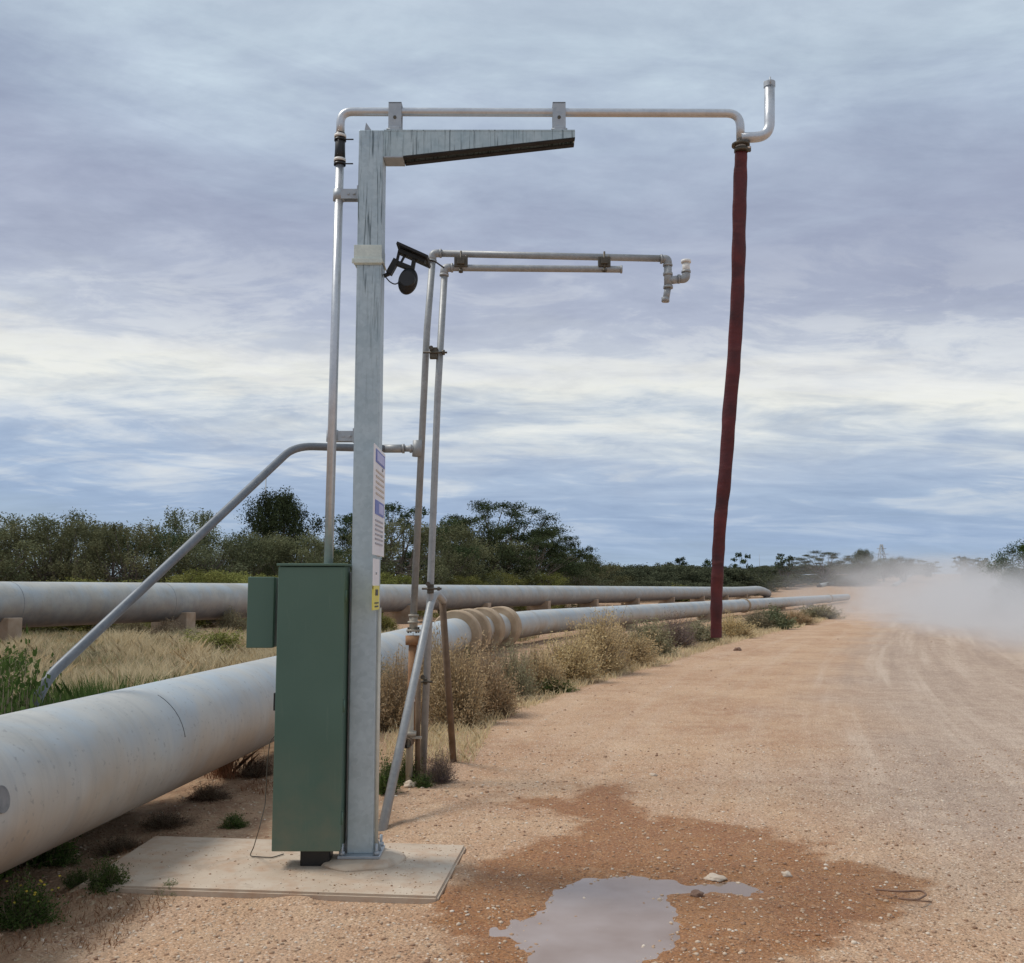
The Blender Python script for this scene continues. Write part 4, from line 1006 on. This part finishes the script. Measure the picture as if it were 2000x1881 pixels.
tl_ = [  # u, top v, Y, width m, kind, seed, material, label
 (-50, 1000, 42, 8, 'mallee', 1, M_, 'olive mallee tree cut by the left edge of the photo'),
 (12, 1010, 46, 7, 'mallee', 2, M_, 'bushy olive tree above the concrete support block at far left'),
 (72, 980, 50, 6.5, 'open', 3, P_, 'open pale-leaved tree rising above its neighbours at far left'),
 (128, 1000, 46, 7, 'mallee', 3, M_, 'broad olive tree just right of the open pale tree'),
 (188, 1002, 52, 7.5, 'mallee', 1, M_, 'rounded grey-green tree midway between left edge and slanting brace'),
 (245, 1010, 45, 7, 'mallee', 2, M_, 'olive tree with dark trunk gap left of the slanting brace'),
 (302, 1020, 50, 7.5, 'mallee', 3, D_, 'low dark tree immediately left of the brace'),
 (372, 976, 56, 6, 'open', 5, P_, 'pale tall tree whose top the slanting brace crosses'),
 (415, 1022, 48, 7, 'mallee', 1, P_, 'pale grey-green tree seen just under the slanting brace'),
 (468, 1045, 52, 6, 'mallee', 2, M_, 'low olive tree left of the tall dark tree'),
 (545, 950, 58, 6.6, 'dense', 6, D_, 'tall dense dark tree standing highest left of the riser'),
 (505, 1025, 50, 6, 'mallee', 3, M_, 'olive tree below the left side of the tall dark tree'),
 (590, 1030, 50, 6.5, 'mallee', 1, M_, 'dull olive tree between the tall dark tree and the riser'),
 (640, 1062, 54, 5, 'mallee', 2, D_, 'small dark tree behind the base of the riser pipe'),
 (684, 1010, 62, 4.6, 'open', 4, D_, 'thin dark tree showing between riser and post'),
 (757, 968, 62, 8.5, 'umbrella', 7, D_, 'dark flat-topped tree directly right of the post'),
 (775, 1005, 58, 8, 'mallee', 3, M_, 'thick olive tree beneath the flat-topped tree by the post'),
 (860, 1008, 66, 8, 'mallee', 1, M_, 'broad olive tree just right of the old risers'),
 (905, 1003, 74, 8, 'mallee', 2, D_, 'dark tree left of the big spreading tree'),
 (962, 966, 84, 11.5, 'umbrella', 8, D_, 'big spreading dark gum with sky showing through its crown'),
 (1010, 1015, 78, 9.5, 'umbrella', 9, D_, 'lower spreading crown right below the big gum'),
 (950, 1040, 76, 9, 'mallee', 3, M_, 'olive tree filling in under the big gum'),
 (1072, 1030, 88, 8, 'umbrella', 10, D_, 'dark tree at the right shoulder of the big gum'),
 (1070, 1062, 84, 9, 'mallee', 1, P_, 'paler bushy tree under the right shoulder of the big gum'),
 (1130, 1078, 98, 10, 'mallee', 2, M_, 'low olive tree where the tall group steps down to the far scrub')]
random.seed(11)
for u, v, Yt, wd, kd, sd, mt_, lab in tl_:
    if kd == 'mallee' and u < 660: wd *= .84
    tpt = P(u, v, Yt); base = T(tpt.x, Yt)
    plant(kd, sd, (tpt.x, Yt, base-.1), tpt.z-base, wd, mt_, lab, 'tree', TG, 'gum_tree' if kd in ('umbrella', 'dense') else 'mallee_tree', random.uniform(0, 6.28))
# understorey mass right behind the tall group, and the distant scrub belt: reads as one mass
def wood(name, label, spots, mt_, seed, kinds=('mallee',)):
    r = np.random.default_rng(seed); Vs = []; Fs = []; Ts = []; base = 0
    for (x, y, h, wd, kd, sd) in spots:
        (V, F, ti), (TV, TF) = tree_data(kd, sd); a = r.uniform(0, 6.28); sub = slice(None)
        n = len(F); pick = r.permutation(n)[:int(n*.28)]; Vp = V.reshape(-1, 4, 3)[pick]; c = Vp.mean(1, keepdims=True); Vp = c+(Vp-c)*2.0; tp_ = ti.reshape(-1, 4)[pick].ravel()
        Vp = Vp.reshape(-1, 3)*np.array([wd, wd, h]); ca, sa = math.cos(a), math.sin(a)
        Vp = np.stack([Vp[:, 0]*ca-Vp[:, 1]*sa+x, Vp[:, 0]*sa+Vp[:, 1]*ca+y, Vp[:, 2]+T(x, y)-.2], -1)
        Vs.append(Vp); Fs.append(np.arange(len(Vp)).reshape(-1, 4)+base); base += len(Vp); Ts.append(tp_)
    me = np_mesh(name, np.concatenate(Vs), np.concatenate(Fs), mt_, {'tint': np.concatenate(Ts)})
    return tag(link(name, me), label, 'woodland', kind='stuff')
r = np.random.default_rng(77); sp = []
for i in range(13):
    u = r.uniform(-120, 1100); Yt = 25.5/(.425-(u*K-1000)/F_PX*1.0)*1.15+22+r.uniform(0, 14)
    sp.append((P(u, 1100, Yt).x, Yt, r.uniform(2.0, 3.0), r.uniform(6, 8.5), 'mallee', int(r.integers(1, 4))))
wood('scrub_understorey', 'low dark scrub filling in between and under the trees beyond the far pipeline', sp, M_tree_m, 5)
sp = []
for i in range(170):
    u = r.uniform(1090, 1690); Yt = r.uniform(150, 235); x = P(u, 1100, Yt).x
    if x-.425*Yt > (-29 if Yt < 190 else -8): continue
    h = r.uniform(3.0, 4.9)*(1.15 if u < 1500 else .8)-max(0, T(x, Yt)-.6)*.8
    sp.append((x, Yt, max(1.3, h), r.uniform(7, 11), 'mallee', int(r.integers(1, 4))))
for i in range(55):
    u = r.uniform(1080, 1500); Yt = r.uniform(105, 140)*(1+.0006*(u-1080)); x = P(u, 1100, Yt).x
    if x-.425*Yt > -29: continue
    sp.append((x, Yt, r.uniform(1.8, 3.0), r.uniform(5, 8), 'mallee', int(r.integers(1, 4))))
for i in range(90):
    u = r.uniform(1440, 1790); Yt = r.uniform(262, 305); sp.append((P(u, 1100, Yt).x, Yt, r.uniform(1.5, 3.4), r.uniform(7, 11), 'mallee', int(r.integers(1, 4))))
wood('far_scrub_belt', 'long belt of low green scrub along the horizon left of the road', sp, M_tree_f, 6)
sp = []
for i in range(34):
    Yt = r.uniform(120, 290); x = .432*Yt+3.5+abs(r.normal(0, 6))+2
    sp.append((x, Yt, r.uniform(1.2, 2.8), r.uniform(4, 7), 'mallee', int(r.integers(1, 4))))
wood('roadside_scrub', 'olive roadside scrub on the right flank of the road', sp, M_tree_f, 8)
far_l = [(1318, 1076, 170, 5, 'sparse', 11, 'tiny lone tree poking above the scrub belt left of the red hose'),
 (1378, 1078, 175, 6, 'sparse', 12, 'small tree on the skyline right behind the red hose'),
 (1440, 1071, 170, 6, 'sparse', 13, 'open-headed small tree on the skyline just right of the red hose'),
 (1523, 1072, 190, 9, 'sparse', 14, 'ragged tree with bare tops left of the dust cloud'),
 (1598, 1068, 200, 12, 'umbrella', 8, 'wide low tree half veiled by the left of the dust cloud'),
 (1672, 1066, 205, 8, 'dense', 6, 'rounded tree rising out of the dust at its middle'),
 (1715, 1082, 215, 8, 'mallee', 2, 'dusty tree under the distant lattice mast'),
 (1752, 1080, 215, 11, 'mallee', 1, 'broad dusty tree left of the road crest'),
 (1806, 1088, 285, 9, 'sparse', 13, 'lone small tree on the crest beside the road'),
 (1866, 1076, 250, 8, 'sparse', 12, 'dark open tree on the right of the road crest'),
 (1882, 1080, 245, 9, 'open', 5, 'spreading tree right of the road crest, darkest of its row'),
 (1906, 1082, 235, 7, 'sparse', 14, 'spindly tree between the crest row and the green bush'),
 (1928, 1084, 225, 8, 'open', 3, 'tree immediately left of the bright green bush')]
for u, v, Yt, wd, kd, sd, lab in far_l:
    tpt = P(u, v, Yt); base = T(tpt.x, Yt); plant(kd, sd, (tpt.x, Yt, base-.1), max(3, tpt.z-base), wd, M_tree_f if kd != 'sparse' else M_tree_d, lab, 'tree', 'small trees on the far skyline', 'distant_tree', random.uniform(0, 6))
c = P(1984, 1054, 50); plant('round', 15, (c.x+.3, 50, -.2), c.z+.2, 4.2, M_vgreen, 'bright green leafy bush at the right edge of the road', 'bush', name='roadside_bush')
c = P(1984, 1100, 49); plant('round', 16, (c.x+.8, 49, -.2), c.z+.2, 3.2, M_vgreen, 'lower bright green bush in front of the larger one at right edge', 'bush', name='roadside_bush')

# shrubs ----------------------------------------------------------
SHR = {}
def shrub_data(kind, seed):
    key = (kind, seed)
    if key in SHR: return SHR[key]
    r = np.random.default_rng(seed*13+len(kind)); 
    q_ = dict(dry=(1500, 15, .034, .013, .9), salt=(1200, 14, .034, .020, .8), weed=(800, 13, .042, .024, .7), twiggy=(1200, 10, .034, .010, .9), scrub=(1100, 15, .042, .030, .75))[kind]
    nst, per, ll, lw, rad = q_; nst = int(nst*.55)
    d_ = r.normal(size=(nst, 3)); d_[:, 2] = np.abs(d_[:, 2])*1.1+.18; d_ /= np.linalg.norm(d_, axis=1, keepdims=True)
    lump = 1+.22*np.sin(d_[:, 0]*5+seed)+.18*np.sin(d_[:, 1]*6+seed*2)
    ln = r.uniform(.62, 1.0, nst)*lump; base = r.normal(0, .10, (nst, 3)); base[:, 2] = 0
    end = base+d_*np.stack([ln*.56, ln*.56, ln*.95], 1)+r.normal(0, .03, (nst, 3))
    # stems as thin quads
    s_ = np.cross(d_, r.normal(size=(nst, 3))); s_ /= np.linalg.norm(s_, axis=1, keepdims=True)
    SV = np.stack([base-s_*.005, base+s_*.005, end+s_*.0022, end-s_*.0022], 1).reshape(-1, 3); SF = np.arange(4*nst).reshape(nst, 4)
    t = r.uniform(.35, 1.04, (nst, per, 1))**.7; C = (base[:, None]*(1-t)+end[:, None]*t+r.normal(0, .028, (nst, per, 3))).reshape(-1, 3)
    dirs = np.repeat(d_, per, 0)*1.0+r.normal(0, .7, (nst*per, 3)); C[:, 2] = np.maximum(C[:, 2], .01)
    V, F = cards(C, r.uniform(.6, 1.5, len(C))*ll*1.25, r.uniform(.7, 1.3, len(C))*lw*1.3, rg=r, dirs=dirs)
    tint = np.clip(r.normal(.5, .22, len(C))+.25*np.sin(C[:, 0]*9)*np.sin(C[:, 1]*8+seed), 0, 1)
    SHR[key] = ((V, F, np.repeat(tint, 4)), (SV, SF)); return SHR[key]
MS = {}
def shrub(kind, seed, x, y, h, wd, mt_, label, group='scrub along the verge', name='shrub'):
    (V, F, ti), (SV, SF) = shrub_data(kind, seed); k1 = (kind, seed, mt_.name)
    if k1 not in MS: MS[k1] = (np_mesh('foliage', V, F, mt_, {'tint': ti}), np_mesh('stems', SV, SF, M_twig))
    o = thing(name, label, 'shrub', (x, y, ground_z(x, y)-.02), group); o.rotation_euler.z = (x*13+y*7) % 6.28; o.scale = (wd, wd, h)
    link('foliage', MS[k1][0], None, o); link('stems', MS[k1][1], None, o); return o
def sh(kind, seed, u, v, hpx, wpx, mt_, label, **kw):
    g_ = G(u, v); s_ = K/F_PX*g_.y
    return shrub(kind, seed, g_.x, g_.y, hpx*s_, wpx*s_*1.0, mt_, label, **kw)
V_ = 'verge shrubs beside the near pipeline'
sl_ = [
 ('dry', 1, 768, 1412, 135, 120, M_dry, 'dry straw bush right of the post, half hidden by the stay'),
 ('salt', 1, 742, 1400, 110, 70, M_saltb, 'greyish bush tucked directly behind the post'),
 ('dry', 2, 885, 1402, 165, 120, M_dry, 'tall straw-coloured bush behind the rusty stay leg'),
 ('dry', 3, 940, 1385, 145, 120, M_dry, 'rounded straw bush at the dirt edge right of the rusty leg'),
 ('dry', 4, 855, 1378, 160, 90, M_dry, 'straw bush between the old riser and the rusty leg'),
 ('twiggy', 2, 995, 1352, 110, 100, M_saltb, 'grey twiggy bush below the pipe collars'),
 ('dry', 1, 1040, 1338, 88, 110, M_dry, 'straw bush right of the grey twiggy bush below the collars'),
 ('dry', 2, 1100, 1322, 96, 120, M_dry, 'mid-verge straw bush under the right collar'),
 ('dry', 3, 1160, 1308, 118, 110, M_dry, 'tallest orange-straw bush in the middle of the verge'),
 ('twiggy', 3, 1165, 1300, 70, 90, M_purple, 'dark grey twiggy bush at the foot of the tallest straw bush'),
 ('dry', 4, 1215, 1290, 78, 110, M_dry, 'straw bush right of the tallest verge bush'),
 ('salt', 2, 1262, 1272, 70, 90, M_saltb, 'grey-green saltbush three bushes left of the hose end'),
 ('twiggy', 1, 1310, 1256, 62, 90, M_purple, 'purplish grey bush left of the hose end'),
 ('salt', 3, 1358, 1248, 45, 80, M_saltb, 'small grey-green bush touching the left of the hose end'),
 ('dry', 1, 1420, 1238, 46, 80, M_dry, 'low straw bush just right of the hose end'),
 ('scrub', 1, 1505, 1221, 42, 62, M_tree_p, 'dark grey-green rounded bush farther along the verge'),
 ('salt', 1, 1468, 1222, 38, 60, M_saltb, 'small pale bush left of the dark rounded bush'),
 ('dry', 2, 1545, 1212, 30, 70, M_dry, 'low dry bush right of the dark rounded bush'),
 ('salt', 2, 1590, 1201, 26, 80, M_saltb, 'faint low bush at the end of the verge in the dust'),
 ('twiggy', 2, 853, 1515, 66, 62, M_purple, 'small purplish grey bush at the foot of the old riser'),
 ('weed', 1, 748, 1536, 66, 58, M_weed, 'green weed behind the foot of the post'),
 ('weed', 2, 790, 1518, 55, 50, M_weed, 'green weed around the base of the old riser valve'),
 ('weed', 3, 1075, 1340, 30, 70, M_weed, 'low green weed at the dirt edge below the straw bushes'),
 ('weed', 1, 905, 1296, 40, 30, M_weed, 'sprig of green leaves amid the straw bush behind the rusty leg'),
 ('weed', 2, 820, 1524, 30, 40, M_weed, 'small green tuft hugging the base of the old riser'),
]
for kd, sd, u, v, hp_, wp_, mt_, lab in sl_: sh(kd, sd, u, v, hp_, wp_, mt_, lab, group=V_)
fl_ = [
 ('scrub', 2, 415, 1272, 46, 100, M_yg, 'dark yellow-green bush in the dry grass left of the meter box'),
 ('dry', 3, 452, 1232, 55, 60, M_saltb, 'pale upright tuft above the yellow-green bush'),
 ('dry', 4, 250, 1238, 48, 70, M_saltb, 'pale tuft under the far pipe left of the slanting brace'),
 ('dry', 1, 325, 1240, 36, 70, M_drygrass, 'dry tuft beneath the far pipe right of the slanting brace'),
 ('scrub', 3, 745, 1226, 36, 40, M_yg, 'small green bush between the post and old riser'),
 ('scrub', 1, 1320, 1168, 30, 64, M_yg, 'dark green bush lying against the far pipe'),
 ('scrub', 2, 1290, 1164, 20, 60, M_yg, 'lower green bush left of the one against the far pipe'),
]
fl_ += [
 ('salt', 1, 60, 1302, 38, 90, M_saltb, 'grey-green saltbush in the dry field at the left edge'),
 ('salt', 2, 185, 1290, 30, 80, M_saltb, 'grey-green saltbush crossed by the slanting brace low down'),
 ('dry', 3, 300, 1283, 26, 70, M_dry, 'low straw bush in mid field just above the near pipe'),
 ('salt', 3, 368, 1246, 28, 60, M_saltb, 'small grey bush left of the yellow-green one near the meter box'),
 ('dry', 2, 130, 1262, 26, 60, M_dry, 'low straw bush right of the first concrete support block'),
 ('scrub', 2, 20, 1330, 60, 100, M_weed, 'green bush behind the near pipe in the left corner of the field')]
for kd, sd, u, v, hp_, wp_, lab in [('twiggy', 1, 500, 1502, 42, 70, 'dead brown brush under the near pipe beside the cabinet'), ('twiggy', 2, 405, 1545, 34, 90, 'dead brown brush under the near pipe, second from the cabinet'),
    ('twiggy', 3, 325, 1592, 30, 90, 'dead brown brush under the near pipe behind the slab corner'), ('twiggy', 1, 235, 1640, 34, 90, 'dead brown brush under the near pipe above the slab weed')]:
    sh(kd, sd, u, v, hp_, wp_, M_brush, lab, group='dead brush under the near pipeline', name='dead_brush')
for kd, sd, u, v, hp_, wp_, mt_, lab in fl_: sh(kd, sd, u, v, hp_, wp_, mt_, lab, group='bushes between the two pipelines')
yg = [(60, 1128, 40, 'yellow-green low bush above the far pipe at the left edge'), (160, 1120, 42, 'yellow-green bush under the second group of trees'), (225, 1128, 44, 'low yellow bush left of the dark trunk gap'),
 (385, 1104, 48, 'bright yellow-green bush right under the pale tall tree'), (440, 1108, 50, 'wide yellow-green bush left of the green cabinet'), (500, 1112, 50, 'yellow bush just left of the green cabinet top'),
 (760, 1110, 62, 'green bush right of the post under the flat-topped tree'), (890, 1116, 66, 'low green bush right of the old risers'), (960, 1110, 72, 'olive bush under the big spreading gum'), (1060, 1112, 80, 'low green bush at the right end of the tall tree group')]
for i, (u, v, Yt, lab) in enumerate(yg):
    Yt = 25.5/(.425-(u*K-1000)/F_PX)*1.06+4.5; tpt = P(u, v-3, Yt); plant('round', 20+i % 3, (tpt.x, Yt, T(tpt.x, Yt)-.1), max(1.2, tpt.z-T(tpt.x, Yt)), 4.6, M_yg, lab, 'shrub', 'yellow-green bushes beyond the far pipeline', 'scrub_bush', i*1.3)
# tall green weeds on the far side of the near pipe (hide the brace foot)
for i, (x, y, h, wd, lab) in enumerate([(-2.93, 6.16, 1.09, .50, 'leafy green weed hiding the lower end of the slanting brace'), (-3.00, 6.05, 1.12, .70, 'green weed clump where the slanting brace reaches the near pipe'), (-2.98, 6.30, 1.02, .55, 'green weeds right of the brace foot behind the near pipe'),
    (-3.06, 5.80, 1.12, .62, 'tall weeds left of the brace foot at the photo edge'), (-3.2, 9.6, .70, .9, 'lower weeds behind the near pipe further right'), (-5.6, 10.2, .95, 1.2, 'mixed weeds behind the brace foot at the left edge')]):
    shrub('weed', i % 3+1, x, y, h, wd, M_weed, lab, group='weeds behind the near pipeline', name='weed')
wl = [(48, 1776, 90, 112, 'weed clump with small yellow flowers in the bottom left corner', 1), (205, 1728, 62, 78, 'leafy weed growing over the left end of the slab', 2), (105, 1668, 52, 80, 'low weed under the near pipe left of the slab', 3),
      (330, 1732, 26, 46, 'tiny weed at the front edge of the slab', 1), (455, 1592, 30, 52, 'small green weed behind the slab left of the cabinet', 2), (150, 1722, 36, 50, 'small weed left of the slab corner', 3)]
for u, v, hp_, wp_, lab, sd in wl:
    o = sh('weed', sd, u, v, hp_, wp_, M_weed, lab, group='weeds around the slab', name='weed')
    if 'flowers' in lab:
        r = np.random.default_rng(3); Vv, Ff = cards(np.zeros((6, 3)), .05, .045, rg=r); fm = np_mesh('flower', Vv, Ff, M_flower)
        for q4 in range(22): link('flower', fm, None, o).location = (r.normal(0, .22), r.normal(0, .22), r.uniform(.5, .95))
def tuft(x, y, h, wd, n, mt_, seed):
    r = np.random.default_rng(seed); b = np.stack([r.normal(0, wd*.25, n), r.normal(0, wd*.25, n), np.zeros(n)], -1); d_ = r.normal(0, .35, (n, 3)); d_[:, 2] = 1; L = h*r.uniform(.5, 1.1, n)[:, None]
    m_ = b+d_*L*.55; e_2 = b+d_*L*np.array([1.5, 1.5, 1]); s_ = np.cross(d_, r.normal(size=(n, 3))); s_ /= np.linalg.norm(s_, axis=1, keepdims=True); w_ = .004
    V = np.stack([b-s_*w_, b+s_*w_, m_+s_*w_*.8, e_2, m_-s_*w_*.8], 1).reshape(-1, 3); F = np.arange(5*n).reshape(n, 5)
    return V, F, np.repeat(r.random(n), 5)
V, F, ti = tuft(0, 0, .26, .3, 160, None, 8); g_ = G(440, 1502); me = np_mesh('dry_grass_tuft', V, F, M_redgrass, {'tint': ti}); o = link('dry_grass_tuft', me); o.location = (g_.x, g_.y, ground_z(g_.x, g_.y)); tag(o, 'rust-red dry grass tuft against the near pipe', 'grass tuft')

# grass: one uncountable mass
def grass(name, label, n, region, hh, mt_, seed, w0=.006, lean=0):
    r = np.random.default_rng(seed); B = np.array([region(r) for _ in range(n)]); zz = np.array([ground_z(x, y) for x, y in B]); b = np.column_stack([B, zz-.01])
    d_ = r.normal(0, .26, (n, 3)); d_[:, 2] = 1; d_[:, 0] = -np.abs(d_[:, 0])*.6 if lean else d_[:, 0]; L = (r.uniform(hh[0], hh[1], n)*(.7+.6*(vnoise(B[:, 0], B[:, 1], 1.3, seed)+.5)))[:, None]
    s_ = np.cross(d_, r.normal(size=(n, 3))); s_ /= np.linalg.norm(s_, axis=1, keepdims=True); w_ = (w0*(.6+B[:, 1]/14))[:, None]
    m_ = b+d_*L*.55; e_2 = b+d_*L*np.array([1.6, 1.6, 1.0])
    V = np.stack([b-s_*w_, b+s_*w_, m_+s_*w_*.8, e_2, m_-s_*w_*.8], 1).reshape(-1, 3)
    ti = np.clip(r.random(n)*.7+.5*(vnoise(B[:, 0], B[:, 1], 1.8, seed+1)+.5), 0, 1)
    return tag(link(name, np_mesh(name, V, np.arange(5*n).reshape(n, 5), mt_, {'tint': np.repeat(ti, 5)})), label, 'grass', kind='stuff')
def pipe_x(y): return -3.01+.077*y if y < 22 else -1.3+(y-22)*.24
def reg_field(r):
    while True:
        y = 7+27*r.random()**.8; x0 = -.56*y-1; x1 = min(pipe_x(y)-.5, -25.5+.425*y+8.5+10)
        x = r.uniform(x0, x1)
        if abs(x-(-25.5+.425*y)) < .9: continue
        if vnoise(np.array([x]), np.array([y]), 1.0, 91)[0] > -.10: return x, y
grass('dry_grass', 'dry pale grass field between the two pipelines', 56000, reg_field, (.08, .30), M_drygrass, 21, .0036)
def reg_green(r):
    while True:
        y = r.uniform(6.5, 17); x = r.uniform(-.56*y-1, pipe_x(y)-.5)
        if vnoise(np.array([x]), np.array([y]), 1.6, 92)[0]+.10*(-(x+3.5)*.25-(y-11)*.12) > .10: return x, y
grass('green_grass', 'greener weedy grass behind the near pipe at the left', 18000, reg_green, (.12, .36), M_weed, 22, .0045)
tc_ = []
rt = np.random.default_rng(66)
while len(tc_) < 130:
    y = rt.uniform(9, 31); x = rt.uniform(-.56*y-1, -1.6-.02*y)
    if x < pipe_x(y)-.7 and abs(x-(-25.5+.425*y)) > 1.2: tc_.append((x, y, rt.uniform(.12, .34)))
def reg_tus(r):
    x, y, q5 = tc_[r.integers(len(tc_))]; return x+r.normal(0, q5), y+r.normal(0, q5)
grass('tussock_grass', 'pale straw tussocks standing in the field between the pipelines', 26000, reg_tus, (.22, .52), M_drygrass, 29, .0045)
grass('grey_green_grass', 'grey-green tufts mixed through the dry field between the pipelines', 40000, reg_field, (.10, .32), M_saltb, 33, .0045)
def reg_tall(r):
    y = r.uniform(4.9, 7.6); x = pipe_x(y)-.40-abs(r.normal(0, .22)); return x, y
grass('tall_green_grass', 'tall green grass crowding the far side of the near pipe at the left edge', 14000, reg_tall, (.80, 1.10), M_weed, 27, .0075, -1)
def reg_verge(r):
    while True:
        y = 9.5+48*r.random()**1.3; ex = float(edge_x(np.array([y]))[0]); x = ex-abs(r.normal(0, .6+.03*y))+.15
        if x > pipe_x(y)+.45 and vnoise(np.array([x]), np.array([y]), .8, 93)[0] > -.3: return x, y
grass('verge_grass', 'short dry grass and litter along the verge edge', 16000, reg_verge, (.03, .16), M_drygrass, 23, .0035)
def reg_under(r):
    while True:
        y = r.uniform(4.4, 10); x = pipe_x(y)+r.uniform(.15, .85)
        if poly_sd(np.array([x]), np.array([y]), [tuple(p[:2]) for p in SLAB])[0] < .03: continue
        if vnoise(np.array([x]), np.array([y]), .5, 94)[0] > .02: return x, y
grass('litter_grass', 'sparse dead grass and litter under the near pipe', 2200, reg_under, (.015, .06), M_redgrass, 24, .0022)

# far masts
def mast(label, u, vt, Yt, wd, cat, lattice=True):
    t_ = P(u, vt, Yt); b_ = T(t_.x, Yt); H = t_.z-b_; mroot = thing('lattice_mast' if lattice else 'aerial_mast', label, cat, (t_.x, Yt, b_)); m_ = MB()
    if lattice:
        for a, b3 in ((-1, -1), (1, -1), (1, 1), (-1, 1)): m_.cyl((t_.x+a*wd, Yt+b3*wd, b_), (t_.x+a*wd*.15, Yt+b3*wd*.15, t_.z), .09, 5)
        for i in range(8):
            f0, f1_ = 1-.85*i/8, 1-.85*(i+1)/8; m_.cyl((t_.x-wd*f0, Yt-wd*f0, b_+H*i/8), (t_.x+wd*f1_, Yt-wd*f1_, b_+H*(i+1)/8), .05, 4)
            m_.cyl((t_.x+wd*f0, Yt-wd*f0, b_+H*i/8), (t_.x-wd*f1_, Yt-wd*f1_, b_+H*(i+1)/8), .05, 4)
        m_.build('lattice_frame', M_pipeold, mroot); m_ = MB()
        for zf_, w2 in ((.72, 1.6), (.88, 1.1)): m_.cyl((t_.x-w2, Yt, b_+H*zf_), (t_.x+w2, Yt, b_+H*zf_), .06, 4)
        m_.build('cross_arm', M_pipeold, mroot)
    else:
        m_.tube([(t_.x, Yt, b_), (t_.x, Yt, t_.z)], .05, 6, radii=[.07, .03]); m_.build('pole', M_pipeold, mroot)
mast('faint distant lattice mast on the skyline above the dust', 1711, 1057, 230, 1.3, 'mast')
mast('thin aerial pole behind the tall dark tree', 517, 908, 70, .1, 'mast', False)
mast('faint short pole on the skyline right of the red hose', 1474, 1076, 240, .1, 'pole', False)

# ---------------------------------------------------------------- dust thrown up on the road
def dust():
    c0 = Vector((.432*70+1.5, 70, 2.6)); me = bpy.data.meshes.new('dust_cloud'); bm = bmesh.new(); bmesh.ops.create_cube(bm, size=2)
    a = math.atan2(1, .432)
    LX, LY, LZ = 56, 18, 5.2
    for v_ in bm.verts: v_.co = Vector((v_.co.x*LX, v_.co.y*LY, v_.co.z*LZ))
    bm.to_mesh(me); bm.free(); m = bpy.data.materials.new('road_dust'); m.use_nodes = True; t = NT(m.node_tree); t.n.remove(t.n['Principled BSDF'])
    oc = t.node('ShaderNodeTexCoord').outputs['Object']; x, y, z = t.sep(oc)
    s_ = t.mapr(t.math('DIVIDE', x, LX), -1, 1, 0, 1)
    nz = t.noise(t.vmath('MULTIPLY', oc, (.6, 1, 1.8)), .17, 6, .62, .9)
    hz = t.math('ADD', z, 2.6)
    hN = t.math('DIVIDE', hz, t.mapr(s_, 0, .8, 1.5, 5.6))
    hN = t.math('ADD', hN, t.math('MULTIPLY', t.math('SUBTRACT', nz, .5), -1.1))
    fz = t.mapr(hN, 1.0, .1)
    wy = t.math('DIVIDE', t.math('ABSOLUTE', t.math('SUBTRACT', y, t.mapr(s_, .08, .6, -7.5, 2.0))), t.mapr(s_, 0, .7, 7.0, 15.0)); fy = t.mapr(t.math('ADD', wy, t.math('MULTIPLY', t.math('SUBTRACT', nz, .5), -.8)), 1.0, .35)
    fx = t.math('MULTIPLY', t.mapr(s_, .0, .08), t.mapr(s_, .70, .22, .0, 1))
    dn = t.math('MULTIPLY', t.math('MULTIPLY', fz, fy), fx)
    dn = t.math('MULTIPLY', dn, t.mapr(nz, .40, .62, .04, 1.7))
    vol = t.node('ShaderNodeVolumePrincipled'); vol.inputs['Color'].default_value = (.95, .955, .965, 1); vol.inputs['Anisotropy'].default_value = .2
    t.put(vol.inputs['Density'], t.math('MULTIPLY', t.math('MULTIPLY', dn, t.mapr(s_, .1, .5, 2.3, 1.0)), .15))
    t.l.new(vol.outputs[0], t.n['Material Output'].inputs['Volume'])
    o = link('dust_cloud', me, m); o.location = c0; o.rotation_euler.z = a
    tag(o, 'pale dust cloud hanging over the road behind a departed vehicle', 'dust', kind='stuff')
dust()
